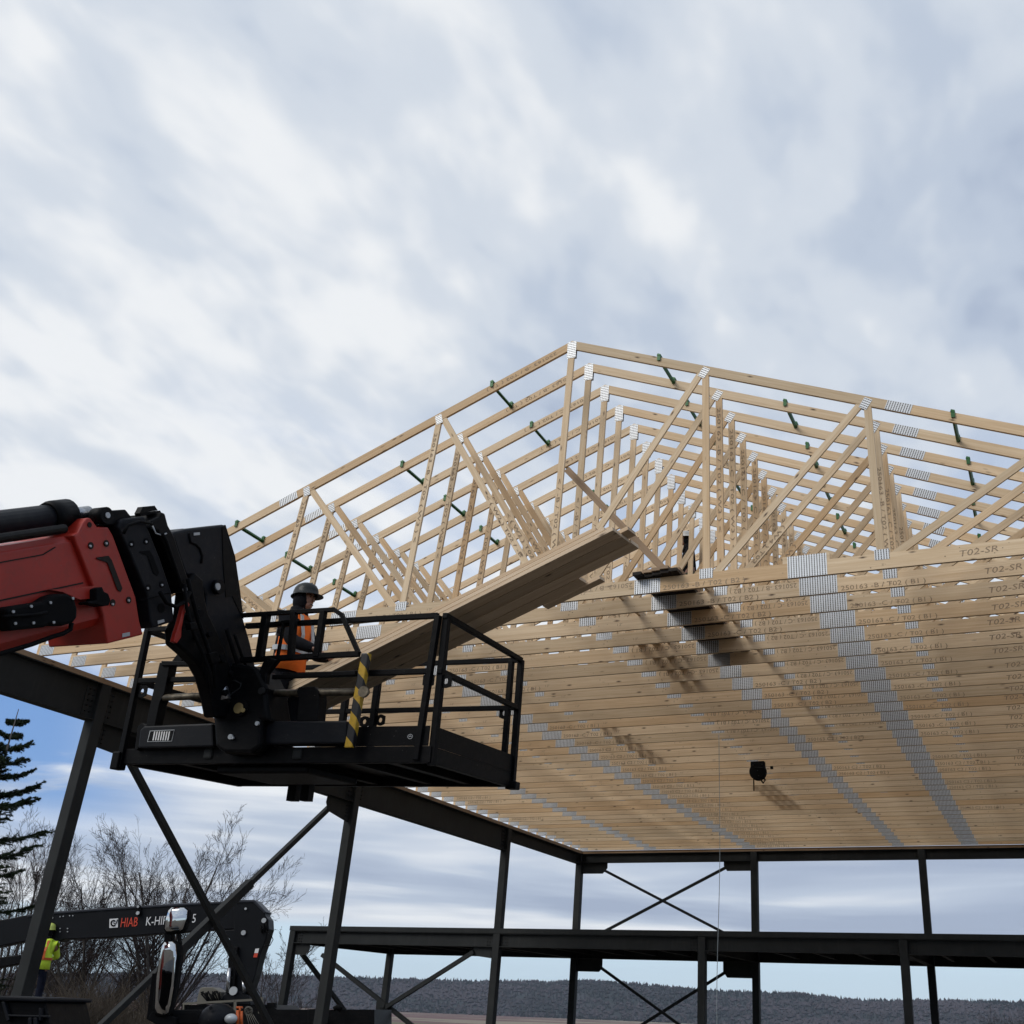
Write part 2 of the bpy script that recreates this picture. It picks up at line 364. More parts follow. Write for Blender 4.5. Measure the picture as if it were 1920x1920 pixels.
class MB:
    """collects shapes in world (or local) coordinates and links them as one mesh object"""
    def __init__(s):
        s.bm = bmesh.new(); s.uv = s.bm.loops.layers.uv.new('UVMap')

    def quad(s, vs, uvs=None):
        try: f = s.bm.faces.new(vs)
        except ValueError: return None
        if uvs:
            for l, q in zip(f.loops, uvs): l[s.uv].uv = q
        return f

    def hexa(s, A, B, uvrot=False, long=None):
        """A and B: two rings of equal length, joined and capped; uv: u along A->B"""
        n = len(A); a = [s.bm.verts.new(p) for p in A]; b = [s.bm.verts.new(p) for p in B]
        L = (sum((q for q in B), V((0, 0, 0))) / n - sum((q for q in A), V((0, 0, 0))) / n).length
        per = 0.0
        for i in range(n):
            j = (i + 1) % n; w = (A[j] - A[i]).length
            s.quad([a[i], a[j], b[j], b[i]], [(0, per), (0, per + w), (L, per + w), (L, per)]); per += w
        s.quad(a[::-1], [(p.x * 0.05, k * 0.02) for k, p in enumerate(A)]); s.quad(b, [(p.x * 0.05, k * 0.02) for k, p in enumerate(B)])

    def bar(s, p, q, w, h=None, up=V((0, 0, 1)), roll=0.0):
        """rectangular bar from p to q, w wide (sideways) and h high"""
        h = w if h is None else h
        p = V(p); q = V(q); d = (q - p).normalized()
        if abs(d.dot(up)) > 0.98: up = V((0, 1, 0)) if abs(d.y) < 0.9 else V((1, 0, 0))
        sx = d.cross(up).normalized(); sz = sx.cross(d).normalized()
        if roll:
            sx, sz = sx * cos(roll) + sz * sin(roll), sz * cos(roll) - sx * sin(roll)
        R = [sx * (w / 2) * a + sz * (h / 2) * b for a, b in ((-1, -1), (1, -1), (1, 1), (-1, 1))]
        s.hexa([p + r for r in R], [q + r for r in R])

    def box(s, lo, hi):
        x0, y0, z0 = lo; x1, y1, z1 = hi
        if (x1 - x0) >= (y1 - y0) and (x1 - x0) >= (z1 - z0):
            s.hexa([V((x0, y0, z0)), V((x0, y0, z1)), V((x0, y1, z1)), V((x0, y1, z0))], [V((x1, y0, z0)), V((x1, y0, z1)), V((x1, y1, z1)), V((x1, y1, z0))])
        elif (y1 - y0) >= (z1 - z0):
            s.hexa([V((x0, y0, z0)), V((x1, y0, z0)), V((x1, y0, z1)), V((x0, y0, z1))], [V((x0, y1, z0)), V((x1, y1, z0)), V((x1, y1, z1)), V((x0, y1, z1))])
        else:
            s.hexa([V((x0, y0, z0)), V((x0, y1, z0)), V((x1, y1, z0)), V((x1, y0, z0))], [V((x0, y0, z1)), V((x0, y1, z1)), V((x1, y1, z1)), V((x1, y0, z1))])

    def tube(s, pts, rad, n=8, cap=True):
        pts = [V(p) for p in pts]; rads = rad if isinstance(rad, (list, tuple)) else [rad] * len(pts)
        prev = None; rings = []
        ref = None
        for i, p in enumerate(pts):
            d = (pts[min(i + 1, len(pts) - 1)] - pts[max(i - 1, 0)]).normalized()
            if ref is None:
                ref = d.orthogonal().normalized()
            ref = (ref - d * ref.dot(d))
            if ref.length < 1e-4: ref = d.orthogonal()
            ref.normalize(); o2 = d.cross(ref)
            rings.append([s.bm.verts.new(p + (ref * cos(2 * pi * k / n) + o2 * sin(2 * pi * k / n)) * rads[i]) for k in range(n)])
        for i in range(len(rings) - 1):
            for k in range(n):
                f = s.quad([rings[i][k], rings[i][(k + 1) % n], rings[i + 1][(k + 1) % n], rings[i + 1][k]])
                if f: f.smooth = True
        if cap and n > 2:
            s.quad(rings[0][::-1]); s.quad(rings[-1])

    def disc(s, c, axis, r, th, n=14):
        s.tube([V(c), V(c) + V(axis).normalized() * th], r, n)

    def prism(s, poly, vec):
        """a flat outline given real thickness along vec"""
        vec = V(vec); poly = [V(p) for p in poly]; n = len(poly)
        a = [s.bm.verts.new(p) for p in poly]; b = [s.bm.verts.new(p + vec) for p in poly]
        o = poly[0]; ex = (poly[1] - poly[0]).normalized(); ez = vec.normalized(); ey = ez.cross(ex)
        uvp = [((p - o).dot(ex), (p - o).dot(ey)) for p in poly]
        s.quad(a, uvp); s.quad(b[::-1], uvp[::-1])
        for i in range(n):
            j = (i + 1) % n; s.quad([a[j], a[i], b[i], b[j]], [uvp[j], uvp[i], (uvp[i][0], uvp[i][1] + 0.05), (uvp[j][0], uvp[j][1] + 0.05)])

    def sphere(s, c, r, sc=(1, 1, 1), seg=14, rings=9, top=None):
        c = V(c); R = []
        for i in range(rings + 1):
            th = pi * i / rings
            R.append([s.bm.verts.new(c + V((sin(th) * cos(2 * pi * k / seg) * sc[0], sin(th) * sin(2 * pi * k / seg) * sc[1], cos(th) * sc[2])) * r) for k in range(seg)] if 0 < i < rings else [s.bm.verts.new(c + V((0, 0, cos(th) * sc[2])) * r)])
        for i in range(rings):
            for k in range(seg):
                A_ = R[i][k % len(R[i])], R[i][(k + 1) % len(R[i])]; B_ = R[i + 1][k % len(R[i + 1])], R[i + 1][(k + 1) % len(R[i + 1])]
                vs = []
                for q in (A_[0], B_[0], B_[1], A_[1]):
                    if q not in vs: vs.append(q)
                f = s.quad(vs)
                if f: f.smooth = True

    def build(s, name, mat, parent=None, label=None, cat=None, group=None, kind=None, bevel=0.0, fix=True, origin=None):
        if fix: bmesh.ops.recalc_face_normals(s.bm, faces=s.bm.faces)
        if origin is None and parent is None and kind is None and len(s.bm.verts):
            vs = [v.co for v in s.bm.verts]
            origin = V(((min(v.x for v in vs) + max(v.x for v in vs)) / 2, (min(v.y for v in vs) + max(v.y for v in vs)) / 2, min(v.z for v in vs)))
        if origin is not None:
            for v in s.bm.verts: v.co -= origin
        me = bpy.data.meshes.new(name); s.bm.to_mesh(me); s.bm.free()
        for mm in (mat if isinstance(mat, (list, tuple)) else [mat]): me.materials.append(mm)
        o = bpy.data.objects.new(name, me); COL.objects.link(o)
        if origin is not None: o.location = origin
        if parent is not None: o.parent = parent
        if bevel:
            b = o.modifiers.new('bevel', 'BEVEL'); b.width = bevel; b.segments = 2; b.limit_method = 'ANGLE'; b.angle_limit = radians(40)
        return tag(o, label, cat, group, kind)


def to_local(o, parent_mat_inv):
    """re-express a child built in world coordinates in its parent's frame"""
    o.data.transform(parent_mat_inv)


def world_child(mb, name, mat, parent, **kw):
    """build from world coordinates under an (unrotated) empty"""
    off = parent.location if parent.parent is None else V((0, 0, 0))
    p = parent
    off = V((0, 0, 0))
    while p is not None:
        off = off + p.location; p = p.parent
    for v in mb.bm.verts: v.co -= off
    return mb.build(name, mat, parent, **kw)


_tc = {}
def text_bm(body, height, extrude=0.0):
    """letter shapes as vertex/face lists, baseline-left origin, in the XY plane"""
    key = (body, round(height, 3), extrude)
    if key in _tc: return _tc[key]
    c = bpy.data.curves.new('t', 'FONT'); c.body = body; c.size = height * 1.42; c.resolution_u = 2; c.extrude = extrude
    o = bpy.data.objects.new('t', c); COL.objects.link(o)
    bpy.context.view_layer.update()
    dg = bpy.context.evaluated_depsgraph_get(); me = bpy.data.meshes.new_from_object(o.evaluated_get(dg))
    vs = [v.co.copy() for v in me.vertices]; fs = [tuple(p.vertices) for p in me.polygons]
    bpy.data.objects.remove(o); bpy.data.curves.remove(c); bpy.data.meshes.remove(me)
    _tc[key] = (vs, fs); return vs, fs


def put_text(mb, body, height, origin, ex, ey, width=None, centre=False, flip=False):
    vs, fs = text_bm(body, height)
    if not vs: return
    w = max(v.x for v in vs); k = (width / w) if width else 1.0
    ex = V(ex).normalized(); ey = V(ey).normalized(); O_ = V(origin)
    if flip:   # upside down about its own box
        O_ = O_ + ex * (w * k) + ey * height; ex, ey = -ex, -ey
    nv = [mb.bm.verts.new(O_ + ex * v.x * k + ey * v.y) for v in vs]
    for f in fs:
        try: mb.bm.faces.new([nv[i] for i in f])
        except ValueError: pass


def copy_tree(root, loc, label=None):
    r = root.copy(); COL.objects.link(r); r.location = loc
    if label: r['label'] = label
    for ch in root.children:
        c = ch.copy(); COL.objects.link(c); c.parent = r
        for g in ch.children:
            d = g.copy(); COL.objects.link(d); d.parent = c
    return r


ORD = ['', 'second', 'third', 'fourth', 'fifth', 'sixth', 'seventh', 'eighth', 'ninth', 'tenth', 'eleventh', 'twelfth', 'thirteenth', 'fourteenth', 'fifteenth', 'sixteenth', 'seventeenth', 'eighteenth', 'nineteenth', 'twentieth']
def ordinal(n):
    return ORD[n - 1] if n <= 20 else ('thirty-fourth' if n == 34 else ('thirtieth' if n == 30 else ('thirty-' if n > 30 else 'twenty-') + ['', 'first', 'second', 'third', 'fourth', 'fifth', 'sixth', 'seventh', 'eighth', 'ninth'][n % 10]))


# ================================================================== GROUND, VALLEY, HILLS
def ground_z(x, y):
    r = sqrt(x * x + (y - 15) ** 2)
    if r < 62: return 0.0
    t = min(1, (r - 62) / 900); t = t * t * (3 - 2 * t)
    return -21 * t


mb = MB()
rs = [0, 20, 40, 62, 90, 130, 200, 300, 450, 650, 962, 1600, 2600, 3600, 4600, 9000, 20000]
N = 72; rings = []
for r in rs:
    if r == 0: rings.append([mb.bm.verts.new((0, 15, 0))] * N); continue
    rings.append([mb.bm.verts.new((r * cos(2 * pi * k / N), 15 + r * sin(2 * pi * k / N), ground_z(r * cos(2 * pi * k / N), 15 + r * sin(2 * pi * k / N)))) for k in range(N)])
for i in range(len(rings) - 1):
    for k in range(N):
        vs = []
        for q in (rings[i][k], rings[i + 1][k], rings[i + 1][(k + 1) % N], rings[i][(k + 1) % N]):
            if q not in vs: vs.append(q)
        mb.quad(vs)
mb.build('ground', M['ground'], kind='structure', fix=False)

# ridge silhouette measured along the picture: pixel x -> pixel y of the crest
CREST = [(-600, 1822), (0, 1822), (300, 1822), (480, 1823), (560, 1826), (650, 1828), (760, 1832), (860, 1834), (950, 1835), (1040, 1836), (1100, 1834), (1170, 1838), (1250, 1845), (1330, 1852), (1420, 1856), (1500, 1858), (1560, 1866), (1620, 1871), (1700, 1871), (1800, 1872), (1920, 1874), (2500, 1895), (3200, 1920)]
def crest(px):
    for (a, b), (c, d) in zip(CREST, CREST[1:]):
        if a <= px <= c: return b + (d - b) * (px - a) / (c - a)
    return CREST[0][1] if px < CREST[0][0] else CREST[-1][1]


RID = 4600.0
mb = MB(); cols = []; tonel = None
hill_pts = []
for i in range(0, 191):
    px = -600 + i * 20
    d = ray(px, crest(px) + 6); hd = sqrt(d.x * d.x + d.y * d.y)
    el = d.z / hd
    top = EYE.z + el * RID
    dirh = V((d.x / hd, d.y / hd, 0))
    col = []
    for (fr, zf) in ((0.80, None), (0.83, 0.05), (0.87, 0.28), (0.91, 0.55), (0.95, 0.80), (1.0, 1.0), (1.12, 1.05), (1.4, 0.9)):
        base = -23.0
        w = noise.noise(V((dirh.x * 9, dirh.y * 9, fr * 6))) * 0.06 * (1 if zf and zf < 1 else 0)
        z = base if zf is None else base + (top - base) * min(1.05, zf + w)
        p = dirh * RID * fr; col.append(V((p.x, p.y, z)))
    hill_pts.append(col)
vv = [[mb.bm.verts.new(p) for p in c] for c in hill_pts]
for a, b in zip(vv, vv[1:]):
    for i in range(len(a) - 1):
        f = mb.quad([a[i], b[i], b[i + 1], a[i + 1]])
        if f: f.smooth = True
mb.build('hills', M['hill'], kind='structure', fix=False)

# the woods that cover it: small crowns by the thousand, conifers and bare hardwoods
rnd = random.Random(3)
verts = []; faces = []; tones = []
def add_tree(p, h, w, conifer, tone):
    b = len(verts); n = 4; a0 = rnd.random() * 6
    for k in range(n):
        a = a0 + 2 * pi * k / n; verts.append((p.x + cos(a) * w, p.y + sin(a) * w, p.z + (0 if conifer else h * 0.45)))
    verts.append((p.x, p.y, p.z + h))
    for k in range(n): faces.append((b + k, b + (k + 1) % n, b + 4))
    if not conifer:
        verts.append((p.x, p.y, p.z - 1))
        for k in range(n): faces.append((b + (k + 1) % n, b + k, b + 5))
    tones.extend([tone] * (n if conifer else 2 * n))
nc = len(hill_pts)
for i in range(23000):
    fi = rnd.random() * (nc - 1.001); a = int(fi); t = fi - a
    s_ = rnd.random() ** 0.8 * 5.0; j = min(4, int(s_)); u = s_ - j
    j2 = j + 1
    p = (hill_pts[a][j] * (1 - t) + hill_pts[a + 1][j] * t) * (1 - u) + (hill_pts[a][j2] * (1 - t) + hill_pts[a + 1][j2] * t) * u
    nn = noise.noise(V((p.x * 0.0035, p.y * 0.0035, p.z * 0.03)))
    con = rnd.random() < (0.5 + nn * 1.2)
    add_tree(p - V((0, 0, 2)), rnd.uniform(9, 15), rnd.uniform(3.5, 5.5) if con else rnd.uniform(6, 10), con, (0.0 if con else 1.0) * 0.8 + rnd.random() * 0.2)
for i in range(2400):      # the tree line on the crest
    fi = rnd.random() * (nc - 1.001); a = int(fi); t = fi - a
    p = hill_pts[a][5] * (1 - t) + hill_pts[a + 1][5] * t
    add_tree(p - V((0, 0, 1)), rnd.choice((7, 8, 9, 10, 12, 15)) * rnd.uniform(0.8, 1.1), rnd.uniform(3.0, 6.0), True, rnd.random() * 0.3)
me = bpy.data.meshes.new('woodland'); me.from_pydata(verts, [], faces)
at_ = me.attributes.new('tone', 'FLOAT', 'FACE'); at_.data.foreach_set('value', tones)
me.materials.append(M['hill'])
o = bpy.data.objects.new('woodland', me); COL.objects.link(o)
tag(o, 'far-off mixed wood of dark conifers and bare hardwoods covering the ridge', 'woodland', kind='stuff')

# ================================================================== STEEL FRAME
ZC = 6.206                       # underside of the trusses = top of the timber sill
ZB = ZC - 0.080                  # top of the steel
XL, XR = -14.15, 3.22
YS = [5.2, 12.45, 19.65, 26.9, 32.0]
frame = empty('steel_frame', (XL, YS[0], 0), 'dark grey bolted steel frame of columns, beams and cross braces carrying the timber roof', 'building')


def ibeam(p, q, depth, fl=0.20, tf=0.016, tw=0.012, name='beam'):
    p = V(p); q = V(q)               # p, q on the top centreline
    b = MB()
    b.bar(p - V((0, 0, tf / 2)), q - V((0, 0, tf / 2)), fl, tf)
    b.bar(p - V((0, 0, depth - tf / 2)), q - V((0, 0, depth - tf / 2)), fl, tf)
    b.bar(p - V((0, 0, depth / 2)), q - V((0, 0, depth / 2)), tw, depth - 2 * tf)
    return world_child(b, name, M['steel'], frame)


def bolts(parent, c, ax, e1, e2, n1, n2, s1, s2, r=0.016):
    b = MB(); c = V(c); ax = V(ax)
    for i in range(n1):
        for j in range(n2):
            b.tube([c + V(e1) * (i - (n1 - 1) / 2) * s1 + V(e2) * (j - (n2 - 1) / 2) * s2, c + V(e1) * (i - (n1 - 1) / 2) * s1 + V(e2) * (j - (n2 - 1) / 2) * s2 + ax * 0.02], r, 6)
    return world_child(b, 'bolt_row', M['bolt'], parent)


def column(x, y, top, w=0.20):
    b = MB(); b.box((x - w / 2, y - w / 2, 0.02), (x + w / 2, y + w / 2, top))
    c = world_child(b, 'column', M['steel'], frame, bevel=0.012)
    b = MB(); b.box((x - 0.2, y - 0.2, 0.0), (x + 0.2, y + 0.2, 0.02)); world_child(b, 'base_plate', M['steel'], c)
    return c


def wall(x, inner):
    for i, y in enumerate(YS):
        column(x, y, ZB)
    for i in range(len(YS) - 1):
        dep = 0.60 if i < 3 else 0.305
        bm_ = ibeam((x, YS[i] + 0.102, ZB), (x, YS[i + 1] - 0.102, ZB), dep)
        rows = 5 if dep > 0.5 else 3
        for yy in (YS[i] + 0.20, YS[i + 1] - 0.20):
            b = MB(); b.box((x + inner * 0.008, yy - 0.10, ZB - dep + 0.05), (x + inner * 0.016, yy + 0.10, ZB - 0.05)) if inner > 0 else b.box((x + inner * 0.016, yy - 0.10, ZB - dep + 0.05), (x + inner * 0.008, yy + 0.10, ZB - 0.05))
            world_child(b, 'connection_plate', M['steel'], bm_)
            bolts(bm_, (x + inner * 0.016, yy, ZB - dep / 2), (inner, 0, 0), (0, 0, 1), (0, 1, 0), rows, 2, (dep - 0.16) / rows, 0.075, 0.017)


wall(XL, 1); wall(XR, -1)
# timber sill bolted on the steel
for x in (XL, XR):
    b = MB(); b.box((x - 0.10, YS[0] - 0.1, ZB + 0.001), (x + 0.10, YS[-1] + 0.1, ZB + 0.0395)); b.box((x - 0.099, YS[0] - 0.1, ZB + 0.0405), (x + 0.099, YS[-1] + 0.1, ZC - 0.001))
    world_child(b, 'sill_plate', M['wood_plate'], frame)
b = MB(); b.box((XL + 0.102, YS[-1] - 0.10, ZB + 0.002), (XR - 0.102, YS[-1] + 0.10, ZC - 0.002)); world_child(b, 'sill_plate', M['wood_plate'], frame)
# gussets and cross braces in the side walls (second bay)
def gusset(pts, vec, bc=None, bax=None, e1=None, e2=None, nb=(4, 2)):
    b = MB(); b.prism(pts, vec); g = world_child(b, 'gusset_plate', M['steel'], frame)
    if bc is not None: bolts(g, bc, bax, e1, e2, nb[0], nb[1], 0.07, 0.07, 0.014)
    return g


for x, s in ((XL, 1), (XR, -1)):
    y1, y2 = YS[1] + 0.102, YS[2] - 0.102; zt = ZB - 0.602
    gusset([(x, y1, zt), (x, y1 + 0.85, zt), (x, y1 + 0.85, zt - 0.16), (x, y1 + 0.66, zt - 0.40), (x, y1, zt - 0.36)], (s * 0.014, 0, 0), (x + s * 0.014, y1 + 0.09, zt - 0.19), (s, 0, 0), (0, 0, 1), (0, 1, 0))
    gusset([(x, y2, zt), (x, y2 - 0.82, zt), (x, y2 - 0.84, zt - 0.14), (x, y2 - 0.74, zt - 0.30), (x, y2, zt - 0.42)], (s * 0.014, 0, 0), (x + s * 0.014, y2 - 0.09, zt - 0.19), (s, 0, 0), (0, 0, 1), (0, 1, 0))
    gusset([(x, y1, 0.05), (x, y1 + 0.6, 0.05), (x, y1 + 0.5, 0.4), (x, y1, 0.5)], (s * 0.014, 0, 0))
    gusset([(x, y2, 0.05), (x, y2 - 0.6, 0.05), (x, y2 - 0.5, 0.4), (x, y2, 0.5)], (s * 0.014, 0, 0))
    b = MB(); b.bar((x + s * 0.065, 13.18, 5.17), (x + s * 0.065, 19.35, 0.12), 0.10, 0.10); world_child(b, 'brace', M['steel'], frame, bevel=0.006)
    b = MB(); b.bar((x - s * 0.05, 18.95, 5.34), (x - s * 0.05, 12.85, 0.10), 0.10, 0.10); world_child(b, 'brace', M['steel'], frame, bevel=0.006)
    b = MB(); b.bar((x - s * 0.05, 16.9, 3.58), (x - s * 0.05, 15.4, 2.29), 0.13, 0.16); world_child(b, 'splice_sleeve', M['steel'], frame, bevel=0.006)

# far gable wall
XC = [-8.47, -3.60, 0.15]
for x in XC: column(x, YS[-1], ZB)
xs = [XL] + XC + [XR]
for a, c in zip(xs, xs[1:]):
    bm_ = ibeam((a + 0.102, YS[-1], ZB), (c - 0.102, YS[-1], ZB), 0.27)
    for xx in (a + 0.18, c - 0.18): bolts(bm_, (xx, YS[-1] - 0.008, ZB - 0.135), (0, -1, 0), (0, 0, 1), (1, 0, 0), 3, 2, 0.06, 0.07, 0.013)
# intermediate floor, set back at the far end and running out past the left wall
MZ, MZB, MX0, MY = 3.545, 3.09, -20.72, 26.9
mxs = [MX0, XL, XC[0], XC[1], XC[2], XR]
for x in (MX0, XC[0], XC[1], XC[2]): column(x, MY, MZ - 0.125, 0.19)
column(MX0, YS[-1], MZ - 0.125, 0.19)
for yy in (MY, YS[-1]):
    for a, c in zip(mxs, mxs[1:]):
        bm_ = ibeam((a + 0.102, yy, MZ - 0.125), (c - 0.102, yy, MZ - 0.125), MZ - 0.125 - MZB, 0.19)
        if yy == MY:
            for xx in (a + 0.22, c - 0.22): bolts(bm_, (xx, yy - 0.008, (MZ - 0.125 + MZB) / 2), (0, -1, 0), (0, 0, 1), (1, 0, 0), 4, 3, 0.075, 0.075, 0.014)
for x in (MX0, XL, XC[0], XC[1], XC[2], XR):
    ibeam((x, MY + 0.102, MZ - 0.126), (x, YS[-1] - 0.102, MZ - 0.126), 0.33, 0.16)
x = MX0 + 0.8
while x < XR - 0.3:
    if min(abs(x - q) for q in mxs) > 0.25: ibeam((x, MY + 0.102, MZ - 0.128), (x, YS[-1] - 0.102, MZ - 0.128), 0.22, 0.10, 0.008, 0.006, 'joist')
    x += 1.06
b = MB(); b.box((MX0 - 0.1, MY - 0.11, MZ - 0.122), (XR + 0.1, YS[-1] + 0.12, MZ)); world_child(b, 'floor_deck', M['steel'], frame)
# bracing of the far bay, above and below the floor, and of the extension
Yw = YS[-1]
def wp(x, y, Y): p = onY(x, y, Y); return (p.x, Y, p.z)
gz = ZB - 0.272
gusset([(XL + 0.102, Yw, gz), (XL + 0.95, Yw, gz), (XL + 0.95, Yw, gz - 0.16), (XL + 0.80, Yw, gz - 0.32), (XL + 0.102, Yw, gz - 0.32)], (0, 0.012, 0))
gusset([(XC[0] - 0.102, Yw, gz), (XC[0] - 0.95, Yw, gz), (XC[0] - 0.95, Yw, gz - 0.12), (XC[0] - 0.85, Yw, gz - 0.27), (XC[0] - 0.102, Yw, gz - 0.27)], (0, 0.012, 0))
gusset([(XL + 0.102, Yw, MZB - 0.002), (XL + 0.92, Yw, MZB - 0.002), (XL + 0.92, Yw, MZB - 0.26), (XL + 0.82, Yw, MZB - 0.36), (XL + 0.102, Yw, MZB - 0.36)], (0, 0.012, 0))
gusset([(XC[0] - 0.102, Yw, MZB - 0.002), (XC[0] - 0.98, Yw, MZB - 0.002), (XC[0] - 0.98, Yw, MZB - 0.26), (XC[0] - 0.86, Yw, MZB - 0.42), (XC[0] - 0.102, Yw, MZB - 0.42)], (0, 0.012, 0))
for p, q, s in (((XL + 0.85, gz - 0.22), (XC[0] - 0.5, MZ + 0.12), 1), ((XC[0] - 0.80, gz - 0.12), (XL + 0.5, MZ + 0.12), -1),
                ((XL + 0.82, MZB - 0.2), (XC[0] - 0.25, 0.25), 1), ((XC[0] - 0.86, MZB - 0.24), (XL + 0.3, 0.25), -1)):
    b = MB(); b.bar((p[0], Yw - s * 0.045, p[1]), (q[0], Yw - s * 0.045, q[1]), 0.076, 0.076); world_child(b, 'brace', M['steel'], frame)
# extension bay at the left of the frame
gusset([(MX0 + 0.10, MY, MZB - 0.002), (MX0 + 0.62, MY, MZB - 0.002), (MX0 + 0.60, MY, MZB - 0.18), (MX0 + 0.50, MY, MZB - 0.30), (MX0 + 0.10, MY, MZB - 0.30)], (0, 0.012, 0))
gusset([(XL - 0.102, MY, MZB - 0.002), (XL - 0.72, MY, MZB - 0.002), (XL - 0.66, MY, MZB - 0.22), (XL - 0.102, MY, MZB - 0.28)], (0, 0.012, 0), (XL - 0.17, MY - 0.001, MZB - 0.14), (0, -1, 0), (0, 0, 1), (1, 0, 0), (3, 1))
p1 = wp(602, 1790, MY); p2 = wp(706, 1872, MY); p3 = wp(890, 1785, MY); p4 = wp(724, 1890, MY)
def ext(p, q, z=0.2):
    p = V(p); q = V(q); t = (p.z - z) / (p.z - q.z); return p + (q - p) * t
for p, q, s in ((p1, ext(p1, p2), 1), (p3, ext(p3, p4), -1)):
    b = MB(); b.bar(V(p) + V((0, s * 0.055, 0)), V(q) + V((0, s * 0.055, 0)), 0.10, 0.10); world_child(b, 'brace', M['steel'], frame)
cpt = onY(716, 1886, MY)
b = MB(); b.box((cpt.x - 0.10, MY - 0.13, cpt.z - 0.75), (cpt.x + 0.16, MY - 0.115, cpt.z + 0.12)); g = world_child(b, 'gusset_plate', M['steel'], frame)
bolts(g, (cpt.x + 0.1, MY - 0.132, cpt.z - 0.3), (0, -1, 0), (0, 0, 1), (1, 0, 0), 6, 2, 0.1, 0.07, 0.016)
b = MB(); b.bar((MX0, MY + 0.5, MZB - 0.25), (MX0, YS[-1] - 0.2, 0.3), 0.10, 0.10); world_child(b, 'brace', M['steel'], frame)

# ================================================================== ROOF TRUSSES
XP, ZP = -5.463, 10.134
def ztop(x): return ZP + (0.400 * (x - XP) if x < XP else -0.416 * (x - XP))
ORG = V((XP, 0, ZC))
T = 0.019
tr = empty('roof_truss', (XP, 11.128, ZC), 'x', 'roof truss', 'timber roof trusses set along the steel frame')


def L3(x, z, y=0.0): return V((x - XP, y, z - ZC))


def member(poly, axis, name, half=T, mat='wood', origin=None):
    """outline in the truss plane (x, z), thickness 2*half across it; uv follows the grain"""
    b = MB(); n = len(poly)
    ax = V((axis[0], 0, axis[1])).normalized(); cr = V((-ax.z, 0, ax.x))
    P = [L3(x, z) for x, z in poly]
    a = [b.bm.verts.new(p + V((0, -half, 0))) for p in P]; c = [b.bm.verts.new(p + V((0, half, 0))) for p in P]
    uv = [(p.dot(ax), p.dot(cr)) for p in P]
    b.quad(a, uv); b.quad(c[::-1], uv[::-1])
    for i in range(n):
        j = (i + 1) % n; b.quad([a[j], a[i], c[i], c[j]], [uv[j], uv[i], (uv[i][0], uv[i][1] + 2 * half), (uv[j][0], uv[j][1] + 2 * half)])
    return b.build(name, M[mat], tr)


def stick(p, q, w, name='web', half=T - 0.002):
    d = V((q[0] - p[0], q[1] - p[1])).normalized(); nrm = V((-d.y, d.x)) * w / 2
    return member([(p[0] + nrm.x, p[1] + nrm.y), (q[0] + nrm.x, q[1] + nrm.y), (q[0] - nrm.x, q[1] - nrm.y), (p[0] - nrm.x, p[1] - nrm.y)], (d.x, d.y), name, half)


CT = 0.135     # vertical depth of the top chord
CB = 0.184
XE0, XE1 = XL - 0.02, XR + 0.02
for x0, x1 in ((XE0, -9.93), (-9.93, XP)): member([(x0, ztop(x0)), (x1, ztop(x1)), (x1, ztop(x1) - CT), (x0, ztop(x0) - CT)], (1, 0.40), 'top_chord')
for x0, x1 in ((XP, -1.09), (-1.09, XE1)): member([(x0, ztop(x0 + 1e-6)), (x1, ztop(x1)), (x1, ztop(x1) - CT), (x0, ztop(x0 + 1e-6) - CT)], (1, -0.416), 'top_chord')
for x0, x1 in ((XE0, -8.60), (-8.60, -4.22), (-4.22, -2.265), (-2.265, XE1)):
    member([(x0, ZC), (x1, ZC), (x1, ZC + CB), (x0, ZC + CB)], (1, 0), 'bottom_chord')
TOPN = [(-7.50, 0), (-9.62, 0), (-11.72, 0), (-3.50, 0), (-1.45, 0), (0.62, 0)]
zt_ = lambda x: ztop(x) - CT * 0.55
zb_ = ZC + CB * 0.55
kb = (-5.53, zb_); L1 = (-7.70, zb_); L2 = (-9.81, zb_); L3b = (-11.90, zb_); R1 = (-3.476, zb_); R2 = (-1.425, zb_); R3 = (0.64, zb_)
stick((XP, zt_(XP)), kb, 0.089)
for t_, b_ in ((-7.50, L1), (-9.62, L2), (-11.72, L3b), (-3.50, R1), (-1.455, R2), (0.62, R3)):
    stick((t_, zt_(t_)), b_, 0.089)
for t_, b_ in ((-7.46, (-5.60, zb_)), (-9.58, (-7.76, zb_)), (-11.68, (-9.87, zb_)), (-3.54, (-5.46, zb_)), (-1.50, (-3.42, zb_)), (0.58, (-1.37, zb_))):
    stick((t_, zt_(t_)), b_, 0.089, half=T - 0.004)
stick((XE0 + 0.05, ztop(XE0) - 0.06), (-11.95, zb_), 0.089, half=T - 0.004); stick((XE1 - 0.05, ztop(XE1) - 0.06), (0.70, zb_), 0.089, half=T - 0.004)
stick((XE0 + 0.046, ZC + CB * 0.9), (XE0 + 0.046, ztop(XE0) - 0.10), 0.089); stick((XE1 - 0.046, ZC + CB * 0.9), (XE1 - 0.046, ztop(XE1) - 0.10), 0.089)
member([(-2.55, ZC + CB + 0.001), (-2.00, ZC + CB + 0.001), (-2.00, ZC + CB + 0.085), (-2.55, ZC + CB + 0.085)], (1, 0), 'filler_block', T - 0.001)


